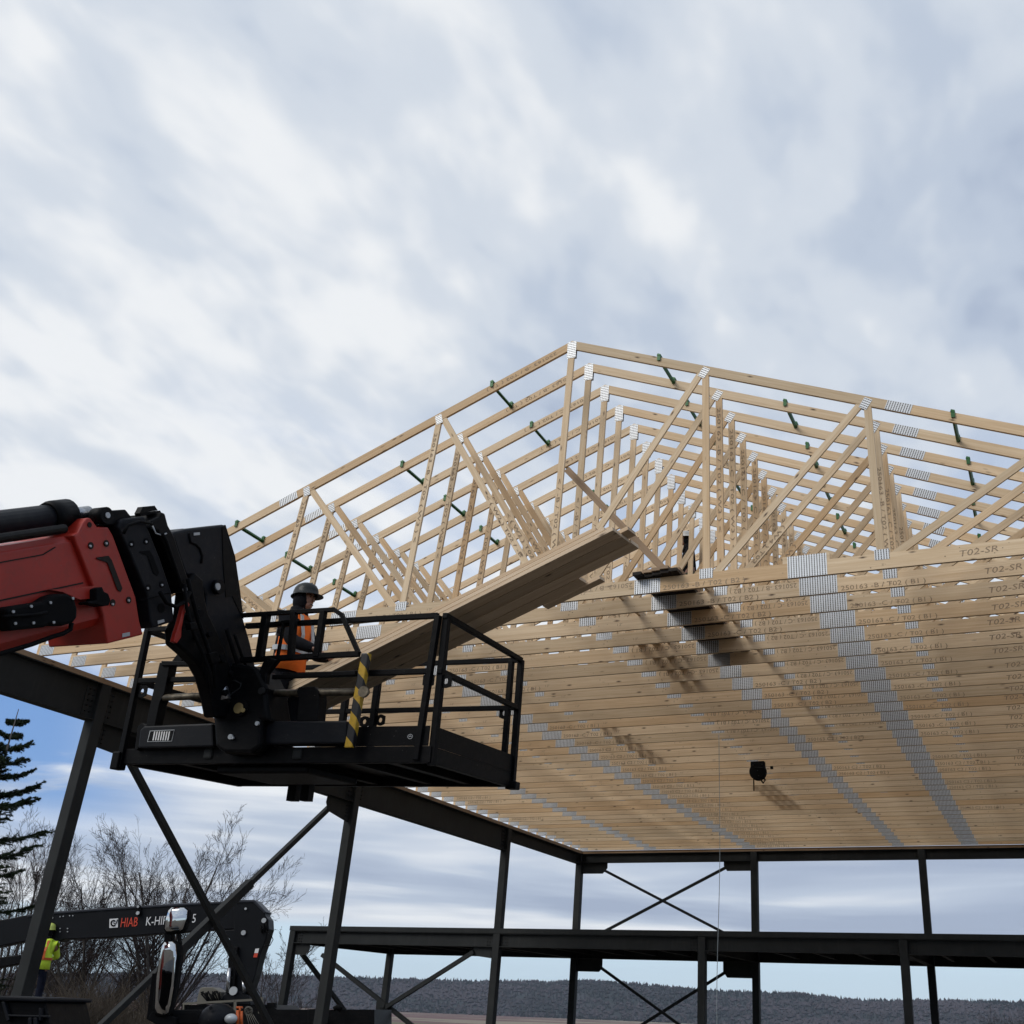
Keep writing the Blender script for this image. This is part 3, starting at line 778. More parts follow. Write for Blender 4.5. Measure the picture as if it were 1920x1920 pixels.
def nailplate(cx, cz, w, h, ang=0.0, vert=True):
    """toothed plate pressed on both faces; slots run along the local z (vert) or x"""
    b = MB(); ex = V((cos(ang), 0, sin(ang))); ez = V((-sin(ang), 0, cos(ang))); c = L3(cx, cz)
    for s in (-1, 1):
        y0, y1 = s * (T + 0.0005), s * (T + 0.0028)
        cs = [c + ex * a * w / 2 + ez * e * h / 2 for a, e in ((-1, -1), (1, -1), (1, 1), (-1, 1))]
        uv = [(0, 0), (w, 0), (w, h), (0, h)]
        if not vert: uv = [(v_, u_) for u_, v_ in uv]
        o_ = [b.bm.verts.new(p + V((0, y1, 0))) for p in cs]; i_ = [b.bm.verts.new(p + V((0, y0, 0))) for p in cs]
        b.quad(o_, uv); b.quad(i_[::-1], uv[::-1])
        for k in range(4): b.quad([o_[k], o_[(k + 1) % 4], i_[(k + 1) % 4], i_[k]])
    return b.build('connector_plate', M['plate'], tr)


pl_ = math.atan(0.40); pr_ = -math.atan(0.416)
nailplate(XP, ZP - 0.155, 0.135, 0.27, 0, False)
for x in (-7.50, -9.62, -11.72): nailplate(x, zt_(x) - 0.035, 0.105, 0.15, pl_ * 0.8, False)
for x in (-3.52, -1.475, 0.60): nailplate(x, zt_(x) - 0.035, 0.105, 0.15, pr_ * 1.1 - 0.15, False)
nailplate(-9.93, ztop(-9.93) - CT / 2, 0.31, 0.125, pl_); nailplate(-1.09, ztop(-1.09) - CT / 2, 0.31, 0.125, pr_)
nailplate(-2.265, ZC + 0.134, 0.456, 0.268); nailplate(-4.22, ZC + 0.088, 0.33, 0.180); nailplate(-8.60, ZC + 0.088, 0.40, 0.178)
for x in (-5.53, ): nailplate(x, ZC + CB - 0.01, 0.24, 0.13)
for x in (-7.70, -9.81, -11.90, -3.476, -1.415, 0.65): nailplate(x, ZC + CB - 0.012, 0.165, 0.125)
nailplate(XE0 + 0.20, ZC + 0.085, 0.28, 0.16); nailplate(XE1 - 0.20, ZC + 0.085, 0.28, 0.16)
nailplate(XE0 + 0.12, ztop(XE0) - 0.09, 0.22, 0.12, pl_); nailplate(XE1 - 0.12, ztop(XE1) - 0.09, 0.22, 0.12, pr_)
HALF_EX = nailplate(-11.75, ZC + 0.088, 0.40, 0.178).data       # one more splice, only on the rear trusses


def ink(code, variant):
    b = MB(); y = -(T + 0.0012)
    X3 = (1, 0, 0); Z3 = (0, 0, 1)
    full = lambda s: '250163 %s / T02 ( %s )' % (code, s)
    if variant in (0, 2, 3): put_text(b, full('B2'), 0.060, L3(-4.02, ZC + 0.018, y), X3, Z3, 1.02)
    if variant in (1, 2, 3, 4): put_text(b, full('B1'), 0.058, L3(-2.00, ZC + 0.018, y), X3, Z3, 0.98)
    if variant in (0, 1): put_text(b, full('B1'), 0.060, L3(-5.36, ZC + 0.095, y), X3, Z3, 0.95, flip=True)
    if variant in (1, 2): put_text(b, full('B2'), 0.058, L3(-3.36, ZC + 0.110, y), X3, Z3, 0.84, flip=True)
    if variant != 2: put_text(b, full('B1'), 0.058, L3(-8.36, ZC + 0.022, y), X3, Z3, 0.98)
    if variant in (1, 4): put_text(b, full('B1'), 0.060, L3(-13.75, ZC + 0.040, y), X3, Z3, 0.95)
    for x in (-7.70, -9.81, -5.53, -1.415): put_text(b, 'II', 0.030, L3(x - 0.01, ZC + 0.035, y), X3, Z3)
    for x in (-7.30, -9.40, -5.10): put_text(b, "1 2\"", 0.034, L3(x, ZC + 0.065, y), X3, Z3)
    # hand lettering at the right
    zz = ZC + 0.045 + 0.02 * (variant % 2); xo = -0.60 + 0.11 * (variant % 3)
    if variant != 5: put_text(b, 'T02-SR', 0.074, L3(xo, zz, y), (1, 0, 0.05), (0.22, 0, 1), 0.42)
    # along the chords and webs
    if variant < 3:
        d = V((1, 0, 0.40)).normalized(); n_ = V((-0.40, 0, 1)).normalized()
        put_text(b, full('T1'), 0.050, L3(-6.75, ztop(-6.75) - 0.095, y), d, n_, 1.15, flip=True)
        def web(tx, bb, s, frm, w=0.9, rev=False):
            p = L3(tx, zt_(tx), y); q = L3(bb[0], bb[1], y); e = (q - p).normalized() if not rev else (p - q).normalized()
            nn = V((-e.z, 0, e.x)); st = (p if not rev else q) + e * frm - nn * 0.024
            put_text(b, s, 0.046, st, e, nn, w)
        if variant != 1: web(-7.50, L1, '250163 %s / T02 ( W3 ) <' % code, 0.25, 1.7)
        web(-9.62, L2, '250163 %s / T02 ( W5 ) <' % code, 0.2, 1.45)
        web(-5.463, kb, '< / %s / T02 ( W1 )' % code, 2.1, 1.2, False)
        if variant != 1: web(-7.46, (-5.60, zb_), '< ( W2 ) T02 / %s' % code, 1.65, 1.15)
        if variant: web(-3.50, R1, '250163 %s / T02 ( W3 ) <' % code, 0.22, 1.85)
        if variant: web(-1.455, R2, '250163 %s / T02 ( W6 ) <' % code, 0.60, 1.35)
        if variant == 2: web(-1.50, (-3.42, zb_), '( W4 ) T02', 1.7, 0.62)
        web(-11.68, (-9.87, zb_), '( W5 ) T02', 0.9, 0.8)
    # knots and nail marks pressed as dots
    rr = random.Random(variant + 5)
    for k in range(34):
        x = rr.uniform(-13.5, 0.4); z = ZC + rr.uniform(0.02, CB - 0.02); r = rr.uniform(0.003, 0.0075)
        c = [b.bm.verts.new(L3(x, z, y) + V((cos(a_) * r * 1.3, 0, sin(a_) * r))) for a_ in (0.3, 1.5, 2.8, 4.0, 5.2)]
        b.quad(c)
    return b


ink_meshes = []
for code, var in (('-B', 0), ('-C', 1), ('-C', 2), ('C2', 3), ('C2', 4), ('C2', 5), ('-B', 2)):
    b = ink(code, var); me = bpy.data.meshes.new('ink_stamp'); b.bm.to_mesh(me); b.bm.free(); me.materials.append(M['ink']); ink_meshes.append(me)
stamp = bpy.data.objects.new('ink_stamp', ink_meshes[0]); COL.objects.link(stamp); stamp.parent = tr

NT_ = 35
rj = random.Random(11)
trusses = []
for k in range(NT_):
    y = 11.128 + 0.61 * k
    if k == 0: lab = 'pale timber roof truss at the open near end, closest to the work platform'
    elif k == NT_ - 1: lab = 'rearmost pale timber roof truss, standing over the far steel beam'
    else: lab = 'pale timber roof truss, %s from the open near end' % ordinal(k + 1)
    if k == 0: r = tr; r['label'] = lab
    else: r = copy_tree(tr, (XP + rj.uniform(-0.012, 0.012), y + rj.uniform(-0.006, 0.006), ZC + rj.uniform(0.0, 0.011)), lab)
    trusses.append(r)
for k, r in enumerate(trusses):
    for ch in list(r.children):
        if ch.name.startswith('ink_stamp'):
            ch.data = ink_meshes[{0: 0, 1: 6}.get(k, 1 + (k * 5 // 3) % 2) if k < 13 else (3 + (k * 7 // 3) % 3 if k < 22 else (4 if k == 25 else 5))]
        if ch.data == HALF_EX and k < 17:
            bpy.data.objects.remove(ch)

# ------------------------------------------------------------------ green truss spacers
def roofp(x, y, dz=0.0): return V((x, y, ztop(x) + dz))
sp0 = None
def spacer(x, k):
    """green channel that clips over one top chord and reaches to the next"""
    global sp0
    y0 = 11.128 + 0.61 * k
    side = 'left' if x < XP else 'right'
    row = {-10.8: 'lowest row', -8.42: 'second row', -6.65: 'row nearest the ridge', -4.15: 'row nearest the ridge', -2.6: 'second row', -0.45: 'third row'}[round(x, 2)]
    lab = 'green spacer between the %s and %s trusses, %s slope, %s' % ('first' if k == 0 else ordinal(k + 1), ordinal(k + 2), side, row)
    s = -0.40 if x < XP else 0.416
    key = 0 if x < XP else 1
    z0 = ztop(x) + 0.004
    jx = random.uniform(-0.04, 0.04)
    if sp0 is None or sp0.get(key) is None:
        e = empty('truss_spacer', (x, y0, z0), lab, 'spacer', 'green spacers holding the trusses apart')
        b = MB(); sl = V((1, 0, -s)).normalized()
        upv = V((s, 0, 1)).normalized()
        # channel body under the top edges, hook heads over both chords
        for yy in (0.0, 0.61):
            b.bar(V((0, yy - 0.045, 0.02)), V((0, yy + 0.045, 0.02)), 0.045, 0.03, upv)
            b.bar(V((0, yy - 0.034, 0.03)), V((0, yy - 0.034, -0.065)), 0.045, 0.012)
            b.bar(V((0, yy + 0.034, 0.03)), V((0, yy + 0.034, -0.065)), 0.045, 0.012)
        b.build('clip', M['green'], e)
        b = MB(); b.bar(V((0, 0.03, -0.030)), V((0, 0.575, -0.040)), 0.036, 0.034, upv); b.bar(V((0, 0.045, -0.055)), V((0, 0.56, -0.062)), 0.012, 0.018, upv)
        b.build('bar', M['green'], e)
        if sp0 is None: sp0 = {}
        sp0[key] = e
    else:
        e = copy_tree(sp0[key], (x + jx, y0, z0), lab)


for x, ks in ((-10.8, (0, 2, 4)), (-8.42, (1, 3, 5)), (-6.65, (0, 2, 4, 6, 8)), (-4.15, (0, 2, 4, 6, 8)), (-2.6, (1, 3, 5, 7, 9)), (-0.45, (0, 2, 4, 6))):
    for k in ks: spacer(x, k)

# ------------------------------------------------------------------ loose lumber lying on the trusses
ZTOPC = ZC + CB + 0.004
def lumber(p, q, w, h, label, name='lumber_board', mat='wood', group=None, up=V((0, 0, 1))):
    b = MB(); b.bar(p, q, w, h, up); return b.build(name, M[mat], None, label, 'lumber', group, bevel=0.003)


b = MB()
e = empty('lumber_bundle', (-4.12, 10.75, ZTOPC), 'dark bundle of boards on the bottom chords, its near end jutting from the first truss', 'lumber')
for i in range(5):
    for j in range(2):
        b = MB(); x = -4.36 + i * 0.115; z = ZTOPC + 0.02 + j * 0.042
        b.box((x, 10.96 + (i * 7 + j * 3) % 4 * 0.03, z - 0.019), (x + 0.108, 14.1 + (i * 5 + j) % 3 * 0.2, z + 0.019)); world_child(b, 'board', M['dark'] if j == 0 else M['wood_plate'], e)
# boards laid along the building in the roof space: they shade the ceiling beneath
for i, (x, y0, y1, n, w) in enumerate(((-5.25, 13.0, 15.6, 2, 0.12), (-6.25, 22.6, 26.0, 3, 0.09), (-7.6, 17.5, 20.5, 2, 0.09))):
    lab = ['loose boards lying on the bottom chords just left of the dark bundle', 'longest loose boards on the chords, beyond the hanging rope', 'loose boards lying on the chords left of the hanging rope'][i]
    e = empty('lumber_stack', (x, y0, ZTOPC), lab, 'lumber')
    for j in range(n):
        b = MB(); b.box((x + j * (w + 0.10), y0 + (j % 2) * 0.2, ZTOPC), (x + j * (w + 0.10) + w, y1 - (j % 3) * 0.15, ZTOPC + 0.038)); world_child(b, 'board', M['wood'], e)
# boards on edge running back over the chords on both sides of the dark bundle
for (x, y0, y1, lab) in ((-3.66, 11.3, 19.4, 'long board on edge over the bottom chords, just right of the dark bundle'),
                         (-4.80, 11.3, 14.6, 'short board on edge over the bottom chords, just left of the dark bundle')):
    b = MB(); b.box((x, y0, ZTOPC), (x + 0.038, y1, ZTOPC + 0.089)); b.build('lumber_board', M['wood'], None, lab, 'lumber')
# diagonal temporary brace seen through the ridge webs
pa = onY(1063, 880, 11.40); pb = onY(1262, 1085, 11.47)
lumber(pa, pb, 0.038, 0.089, 'brown diagonal brace board crossing the king posts just behind the front trusses', 'brace_board', 'wood_plate')

# ================================================================== PEOPLE
def skin_mesh(chains, sub=2):
    """chains: list of lists of (point, radius); first point of each later chain may coincide with an earlier joint"""
    me = bpy.data.meshes.new('s'); pts = []; rad = []; edges = []
    def idx(p, r):
        for i, q in enumerate(pts):
            if (q - p).length < 1e-4: return i
        pts.append(p.copy()); rad.append(r); return len(pts) - 1
    for ch in chains:
        prev = None
        for p, r in ch:
            i = idx(V(p), r)
            if prev is not None and prev != i: edges.append((prev, i))
            prev = i
    me.from_pydata([tuple(p) for p in pts], edges, [])
    o = bpy.data.objects.new('s', me); COL.objects.link(o)
    md = o.modifiers.new('k', 'SKIN'); md.use_smooth_shade = True
    for i, r in enumerate(rad):
        rr = r if isinstance(r, tuple) else (r, r)
        me.skin_vertices[0].data[i].radius = rr
        me.skin_vertices[0].data[i].use_root = (i == 0)
    s = o.modifiers.new('u', 'SUBSURF'); s.levels = sub; s.render_levels = sub
    bpy.context.view_layer.update()
    dg = bpy.context.evaluated_depsgraph_get(); out = bpy.data.meshes.new_from_object(o.evaluated_get(dg))
    bpy.data.objects.remove(o); bpy.data.meshes.remove(me)
    return out


def person(loc, heading, label, J, hat, top, legs, vest=None, scale=1.0, hood=None, back=False, group=None):
    """J: joints in a local frame, +x is the way the person faces, +y their left, z up, feet at 0"""
    root = empty('person', loc, label, 'person', group, (0, 0, heading)); root.scale = (scale,) * 3
    head = V(J['head']); neck = V(J['neck']); ch = V(J['chest']); pv = V(J['pelvis'])
    chains = [[(pv, 0.13), (pv.lerp(ch, 0.5), (0.13, 0.11)), (ch, (0.16, 0.12)), (neck, 0.055), (head - V((0, 0, 0.05)), 0.07), (head + V((0, 0, 0.05)), 0.075)]]
    for s in 'lr':
        sh, el, wr = (V(J[s + k]) for k in ('sh', 'el', 'wr'))
        d = (wr - el).normalized(); hand = wr + d * 0.07
        sd_ = d.cross(V((0, 0, 1))); sd_ = sd_.normalized() if sd_.length > 0.1 else V((0, 1, 0)); dn = sd_.cross(d)
        chains.append([(ch, (0.16, 0.12)), (sh, 0.062), (el, 0.045), (wr, 0.030), (hand, (0.038, 0.022))])
        for i, (off, ln) in enumerate(((-0.030, 0.062), (-0.010, 0.072), (0.010, 0.068), (0.029, 0.052))):
            b0 = hand + d * 0.022 + sd_ * off; m_ = b0 + d * ln * 0.55 - dn * 0.010; e_ = m_ + d * ln * 0.3 - dn * 0.028
            chains.append([(hand, (0.038, 0.022)), (b0, 0.010), (m_, 0.009), (e_, 0.007)])
        th = wr + d * 0.03; sg = 1 if s == 'l' else -1
        chains.append([(wr, 0.030), (th - sd_ * 0.030 * sg - dn * 0.008, 0.011), (th - sd_ * 0.045 * sg + d * 0.035 - dn * 0.020, 0.009)])
        hp, kn, an = (V(J[s + k]) for k in ('hp', 'kn', 'an'))
        chains.append([(pv, 0.13), (hp, 0.090), (kn, 0.058), (an, 0.042), (an + V((0.07, 0, -0.06)), (0.042, 0.03)), (an + V((0.16, 0, -0.07)), (0.042, 0.022))])
    body = skin_mesh(chains, 1)
    # head with face
    b = MB(); hc = head + V((0.005, 0, 0.02))
    b.sphere(hc, 0.10, (0.95, 0.76, 1.18), 18, 12)
    b.sphere(hc + V((0.03, 0, -0.062)), 0.062, (1.0, 0.85, 0.85), 12, 8)          # jaw
    b.prism([hc + V((0.088, -0.012, -0.028)), hc + V((0.088, 0.012, -0.028)), hc + V((0.088, 0.003, 0.025)), hc + V((0.088, -0.003, 0.025))], (0.022, 0, -0.004))   # nose
    for s_ in (-1, 1):
        b.sphere(hc + V((0.0, s_ * 0.077, -0.005)), 0.03, (0.7, 0.3, 1.0), 8, 6)
    hb = b.bm; tmp = bpy.data.meshes.new('h'); bmesh.ops.recalc_face_normals(hb, faces=hb.faces)
    bm2 = bmesh.new(); bm2.from_mesh(body); hb.to_mesh(tmp); bm2.from_mesh(tmp); hb.free()
    for f in bm2.faces: f.smooth = True
    bm2.to_mesh(body); bm2.free(); bpy.data.meshes.remove(tmp)
    body.materials.clear(); body.materials.append(M['skin'])
    bo = bpy.data.objects.new('body', body); COL.objects.link(bo); bo.parent = root
    b = MB()
    for s_ in (-1, 1):
        b.sphere(hc + V((0.083, s_ * 0.030, 0.012)), 0.011, (0.5, 1, 0.6), 8, 6)
        b.bar(hc + V((0.088, s_ * 0.016, 0.030)), hc + V((0.083, s_ * 0.046, 0.030)), 0.01, 0.006)
    b.bar(hc + V((0.083, -0.022, -0.062)), hc + V((0.083, 0.022, -0.062)), 0.02, 0.005)
    b.build('face_detail', M['dark'], root)

    def cloth(name, chs, mat, sub=1):
        me_ = skin_mesh(chs, sub); me_.materials.clear(); me_.materials.append(mat)
        for p in me_.polygons: p.use_smooth = True
        o_ = bpy.data.objects.new(name, me_); COL.objects.link(o_); o_.parent = root; return o_
    jc = [[(pv + V((0, 0, -0.06)), (0.185, 0.15)), (pv.lerp(ch, 0.5), (0.175, 0.145)), (ch, (0.20, 0.155)), (neck - V((0, 0, 0.02)), 0.085)]]
    for s in 'lr':
        sh, el, wr = (V(J[s + k]) for k in ('sh', 'el', 'wr'))
        jc.append([(ch, (0.20, 0.155)), (sh, 0.088), (el, 0.068), (el.lerp(wr, 0.5), 0.062), (wr, 0.046)])
    cloth('jacket', jc, top)
    tc_ = [[(pv + V((0, 0, 0.04)), (0.165, 0.14)), (pv, (0.17, 0.145))]]
    for s in 'lr':
        hp, kn, an = (V(J[s + k]) for k in ('hp', 'kn', 'an')); tc_.append([(pv, (0.17, 0.145)), (hp, 0.118), (kn, 0.088), (an + V((0, 0, 0.03)), 0.076)])
    cloth('trousers', tc_, legs)
    for s in 'lr':
        an = V(J[s + 'an']); b = MB()
        b.sphere(an + V((0.05, 0, -0.045)), 0.1, (1.45, 0.55, 0.42), 12, 8); b.tube([an + V((0, 0, -0.05)), an + V((0, 0, 0.07))], [0.06, 0.055], 10); b.build('boot', M['rubber'], root)
    # hard hat: dome, ridge and brim
    hh = hc + V((-0.005, 0, 0.050)); b = MB(); seg = 24
    ringsz = [(0.0, 1.0), (0.035, 0.985), (0.065, 0.92), (0.095, 0.76), (0.115, 0.50), (0.124, 0.22)]
    R = [[b.bm.verts.new(hh + V((cos(2 * pi * k / seg) * 0.132 * f_, sin(2 * pi * k / seg) * 0.112 * f_, z_))) for k in range(seg)] for z_, f_ in ringsz]
    for i_ in range(len(R) - 1):
        for k in range(seg):
            f = b.quad([R[i_][k], R[i_][(k + 1) % seg], R[i_ + 1][(k + 1) % seg], R[i_ + 1][k]]); f.smooth = True
    b.quad(R[-1])
    o1 = [b.bm.verts.new(hh + V((cos(2 * pi * k / seg) * (0.150 + (0.050 if cos(2 * pi * k / seg) > 0.5 else 0) if hat != M['hat_lime'] else 0.14 + (0.04 if cos(2 * pi * k / seg) > 0.6 else 0)), sin(2 * pi * k / seg) * 0.126, -0.012 - 0.010 * abs(cos(2 * pi * k / seg))))) for k in range(seg)]
    o2 = [b.bm.verts.new(v.co + V((0, 0, -0.006))) for v in o1]; i2 = [b.bm.verts.new(v.co + V((0, 0, -0.008))) for v in R[0]]
    for k in range(seg):
        j = (k + 1) % seg; b.quad([R[0][j], R[0][k], o1[k], o1[j]]); b.quad([o1[j], o1[k], o2[k], o2[j]]); b.quad([o2[j], o2[k], i2[k], i2[j]])
    b.tube([hh + V((0.11, 0, 0.06)), hh + V((0.05, 0, 0.118)), hh + V((-0.05, 0, 0.118)), hh + V((-0.11, 0, 0.06))], 0.012, 6)
    b.build('hard_hat', hat, root)
    if hood is not None:
        b = MB(); b.sphere(hc + V((-0.022, 0, -0.015)), 0.112, (0.92, 0.86, 1.15), 16, 10); b.tube([neck + V((0, 0, 0.09)), neck + V((0.0, 0, -0.06))], [0.085, 0.115], 12); b.build('hood', hood, root)
    if vest is not None:
        vm, band = vest
        # open-sided waistcoat: shell a little outside the jacket
        def ring(z, sx, sy, c): return [c + V((cos(2 * pi * k / 20) * sx, sin(2 * pi * k / 20) * sy, z)) for k in range(20)]
        b = MB(); low = pv + V((0, 0, -0.10)); shz = (V(J['lsh']) + V(J['rsh'])) / 2
        R = []
        for z, sx, sy, c in ((0, 0.175, 0.215, low), (0.15, 0.165, 0.205, low), (0.0, 0.165, 0.215, pv.lerp(ch, 0.7)), (0.05, 0.165, 0.225, ch), (0.02, 0.120, 0.175, shz + V((0, 0, 0.06))), (0.045, 0.075, 0.10, shz + V((0, 0, 0.075)))):
            R.append([b.bm.verts.new(p) for p in ring(z, sx, sy, c)])
        for i_ in range(len(R) - 1):
            for k in range(20):
                a_ = 2 * pi * (k + 0.5) / 20
                if not back and cos(a_) < 0.08 and i_ < 4: continue
                if i_ >= 2 and i_ < 4 and abs(sin(a_)) > 0.80: continue      # arm holes
                f = b.quad([R[i_][k], R[i_][(k + 1) % 20], R[i_ + 1][(k + 1) % 20], R[i_ + 1][k]])
                if f: f.smooth = True
        o_ = b.build('safety_vest', vm, root)
        so = o_.modifiers.new('s', 'SOLIDIFY'); so.thickness = 0.008
        b = MB()
        def strip(pts, w, up_=V((0, 0, 1))):
            for p, q in zip(pts, pts[1:]): b.bar(p, q, 0.006, w, up_)
        pc = pv.lerp(ch, 0.35)
        ringp = [pc + V((cos(2 * pi * k / 24) * 0.178, sin(2 * pi * k / 24) * 0.222, 0)) for k in range(25)]
        strip(ringp if back else ringp[:8], 0.05)
        if not back: strip(ringp[17:], 0.05)
        for s_ in (-1, 1):
            f0 = 1 if not back else -1
            pts = [pc + V((0.180 * f0, s_ * 0.09, 0)), ch + V((0.180 * f0, s_ * 0.085, -0.05)), shz + V((0.125 * f0, s_ * 0.09, 0.06)), shz + V((0.0, s_ * 0.09, 0.115)), shz + V((-0.13 * f0, s_ * 0.08, 0.05)), ch + V((-0.182 * f0, -s_ * 0.0, 0.0)) if not back else ch + V((-0.180 * f0, s_ * 0.085, -0.05))]
            strip(pts, 0.05, V((0, 1, 0)) if False else V((0, 0, 1)).lerp(V((0, 1, 0)), 0.9))
        b.build('reflective_band', band, root)
    return root


# telehandler work platform frame (a little out of level, as it hangs on the boom)
PO = V((-7.553, 7.009, 3.438))
ca, sa = cos(.073), sin(.073); cb, sb = cos(.076), sin(.076); cc, sc_ = cos(.022), sin(.022)
PR = Matrix(((ca, -sa, 0), (sa, ca, 0), (0, 0, 1))) @ Matrix(((1, 0, 0), (0, cb, -sb), (0, sb, cb))) @ Matrix(((cc, 0, sc_), (0, 1, 0), (-sc_, 0, cc)))
PRi = PR.transposed()
def PW(v): return PO + PR @ V(v)
def PF(px, py, axis, val):
    d = PRi @ ray(px, py); o_ = PRi @ (EYE - PO); t = (val - o_[axis]) / d[axis]; return o_ + d * t
PWD, PDP, PHT = 3.02, 1.66, 1.20

# worker on the platform, turned to the right, one arm on the boards
feet = PW((0.985, 0.80, 0.125))
Jw = dict(head=(0.04, 0, 1.60), neck=(0.0, 0, 1.44), chest=(-0.02, 0, 1.26), pelvis=(-0.03, 0, 0.95),
          lsh=(-0.01, 0.19, 1.36), lel=(0.10, 0.24, 1.10), lwr=(0.34, 0.18, 1.04), rsh=(-0.02, -0.19, 1.36), rel=(0.16, -0.26, 1.10), rwr=(0.42, -0.22, 1.00),
          lhp=(-0.02, 0.10, 0.88), lkn=(0.05, 0.12, 0.48), lan=(0.02, 0.13, 0.09), rhp=(-0.02, -0.10, 0.88), rkn=(0.02, -0.12, 0.48), ran=(-0.06, -0.13, 0.09))
person(feet, radians(4), 'worker in dark grey hard hat and orange vest standing on the raised platform', Jw, M['hat'], M['cloth'], M['cloth'], (M['orange'], M['silver']), 0.975, M['cloth'])

# worker by the crane, seen from behind
Jc = dict(head=(0.03, 0, 1.62), neck=(0.0, 0, 1.45), chest=(-0.02, 0, 1.27), pelvis=(0.0, 0, 0.95),
          lsh=(0.0, 0.20, 1.37), lel=(0.22, 0.42, 1.36), lwr=(0.30, 0.52, 1.62), rsh=(0.0, -0.20, 1.37), rel=(0.18, -0.26, 1.12), rwr=(0.42, -0.10, 1.10),
          lhp=(0.0, 0.10, 0.88), lkn=(0.04, 0.12, 0.48), lan=(0.0, 0.14, 0.09), rhp=(0.0, -0.10, 0.88), rkn=(0.02, -0.12, 0.48), ran=(-0.03, -0.14, 0.09))
CW = at(53, 1896, 26.0)
CRH = math.atan2(_f.y, _f.x)
person(CW, CRH + radians(8), 'worker in yellow hard hat and yellow-green vest behind the left steel column', Jc, M['hat_lime'], M['lime'], M['navycloth'], (M['lime'], M['orange_paint']), 1.12, M['cloth'], back=True)

# worker in the roof space
Jr = dict(Jw); Jr.update(lel=(0.05, 0.26, 1.12), lwr=(0.18, 0.24, 0.92), rel=(0.05, -0.26, 1.12), rwr=(0.20, -0.22, 0.95))
RW = onY(1291, 998, 16.93)
lumber((RW.x, 15.9, RW.z - 1.80), (RW.x, 18.0, RW.z - 1.80), 0.235, 0.038, 'walking plank laid through the webs under the worker in the white hard hat')
person((RW.x, RW.y, RW.z - 1.781), radians(-150), 'worker in white hard hat and black clothes standing among the truss webs', Jr, M['hat_white'], M['cloth'], M['camo'], None, 1.0, M['cloth'])

# ================================================================== TELEHANDLER BOOM AND PLATFORM
BD = ray(1700, 760).normalized(); BN = BD.cross(V((0, 0, 1))).normalized(); BU = BN.cross(BD).normalized()
BP0 = at(210, 1090, 7.8)
def BX(px, py, off=0.0): return onP(px, py, BP0 + BN * off, BN)          # on the boom's right-hand side plane (+off = nearer to us)
lift = empty('telehandler', (BP0.x, BP0.y - 6.5, 0), 'red and black telescopic boom handler holding a black work platform before the trusses', 'telehandler')


def bprism(px, name, mat, off=0.0, th=0.3, parent=None, bevel=0.0):
    b = MB(); b.prism([BX(x, y, off) for x, y in px], -BN * th); return world_child(b, name, mat, parent or lift, bevel=bevel)


def bab(px, py):      # boom coordinates: along, up
    v = BX(px, py) - BP0; return v.dot(BD), v.dot(BU)
def bpt(a, u, s=0.0): return BP0 + BD * a + BU * u - BN * s            # s: depth behind the near side plane
def bbox(name, mat, a0, a1, u0, u1, s0, s1, parent=None, bevel=0.012):
    b = MB(); b.hexa([bpt(a0, u0, s0), bpt(a0, u0, s1), bpt(a0, u1, s1), bpt(a0, u1, s0)], [bpt(a1, u0, s0), bpt(a1, u0, s1), bpt(a1, u1, s1), bpt(a1, u1, s0)])
    return world_child(b, name, mat, parent or lift, bevel=bevel)


BW = 0.46
a_c, u_t = bab(140, 1003); a_c2, u_b = bab(200, 1170)
u_top, u_bot = u_t, u_b
outer = None
b = MB()
prof = [(u_bot + 0.06, 0.0), (u_bot, 0.05), (u_bot, BW - 0.05), (u_bot + 0.06, BW), (u_top - 0.04, BW), (u_top, BW - 0.05), (u_top, 0.05), (u_top - 0.04, 0.0)]
b.hexa([bpt(-9.0, u_, s_) for u_, s_ in prof], [bpt(a_c + 0.30, u_, s_) for u_, s_ in prof])
outer = world_child(b, 'outer_boom', M['red'], lift, bevel=0.01)
# pressed lines on the side
b = MB(); a1_, u1_ = bab(0, 1057); b.bar(bpt(-4.5, u1_ - 0.02, -0.002), bpt(bab(80, 1040)[0], bab(80, 1040)[1], -0.002), 0.006, 0.008, BU); b.bar(bpt(bab(80, 1042)[0], bab(80, 1040)[1], -0.002), bpt(*bab(103, 1026), -0.002), 0.006, 0.008, BU)
a2_, u2_ = bab(0, 1124); b.bar(bpt(-4.5, u2_, -0.002), bpt(bab(155, 1092)[0], bab(150, 1094)[1], -0.002), 0.006, 0.010, BU); world_child(b, 'seam', M['dark'], outer)
# collar
col_ = bprism([(137, 1003), (147, 998), (156, 980), (163, 971), (170, 971), (176, 978), (183, 988), (203, 988), (212, 1003), (255, 1120), (262, 1165), (269, 1190), (202, 1207), (193, 1152), (175, 1100)], 'boom_collar', M['red'], 0.035, BW + 0.07, bevel=0.012)
b = MB()
for x, y in ((170, 1023), (199, 1019), (211, 1130), (241, 1125)):
    b.disc(BX(x, y, 0.036), BN, 0.026, 0.004, 16)
b.disc(BX(167.5, 984, 0.036), BN, 0.020, 0.004, 14)
b.prism([BX(x, y, 0.040) for x, y in ((181, 1045), (203, 1042), (209, 1050), (229, 1103), (226, 1110), (220, 1106), (201, 1055), (181, 1048))], BN * 0.003)
world_child(b, 'recess_shade', M['dark'], col_)  # dark patches laid on the collar stand in for shade inside its holes
b = MB()
for x, y in ((168, 1024), (198, 1019), (210, 1133), (240, 1126)): b.disc(BX(x, y, 0.042), BN, 0.009, 0.012, 8)
world_child(b, 'bolt', M['silver'], col_)
b = MB(); b.prism([BX(x, y, 0.037) for x, y in ((229, 1188), (243, 1185), (243, 1192), (229, 1195))], BN * 0.003); world_child(b, 'reflector', M['silver'], col_)
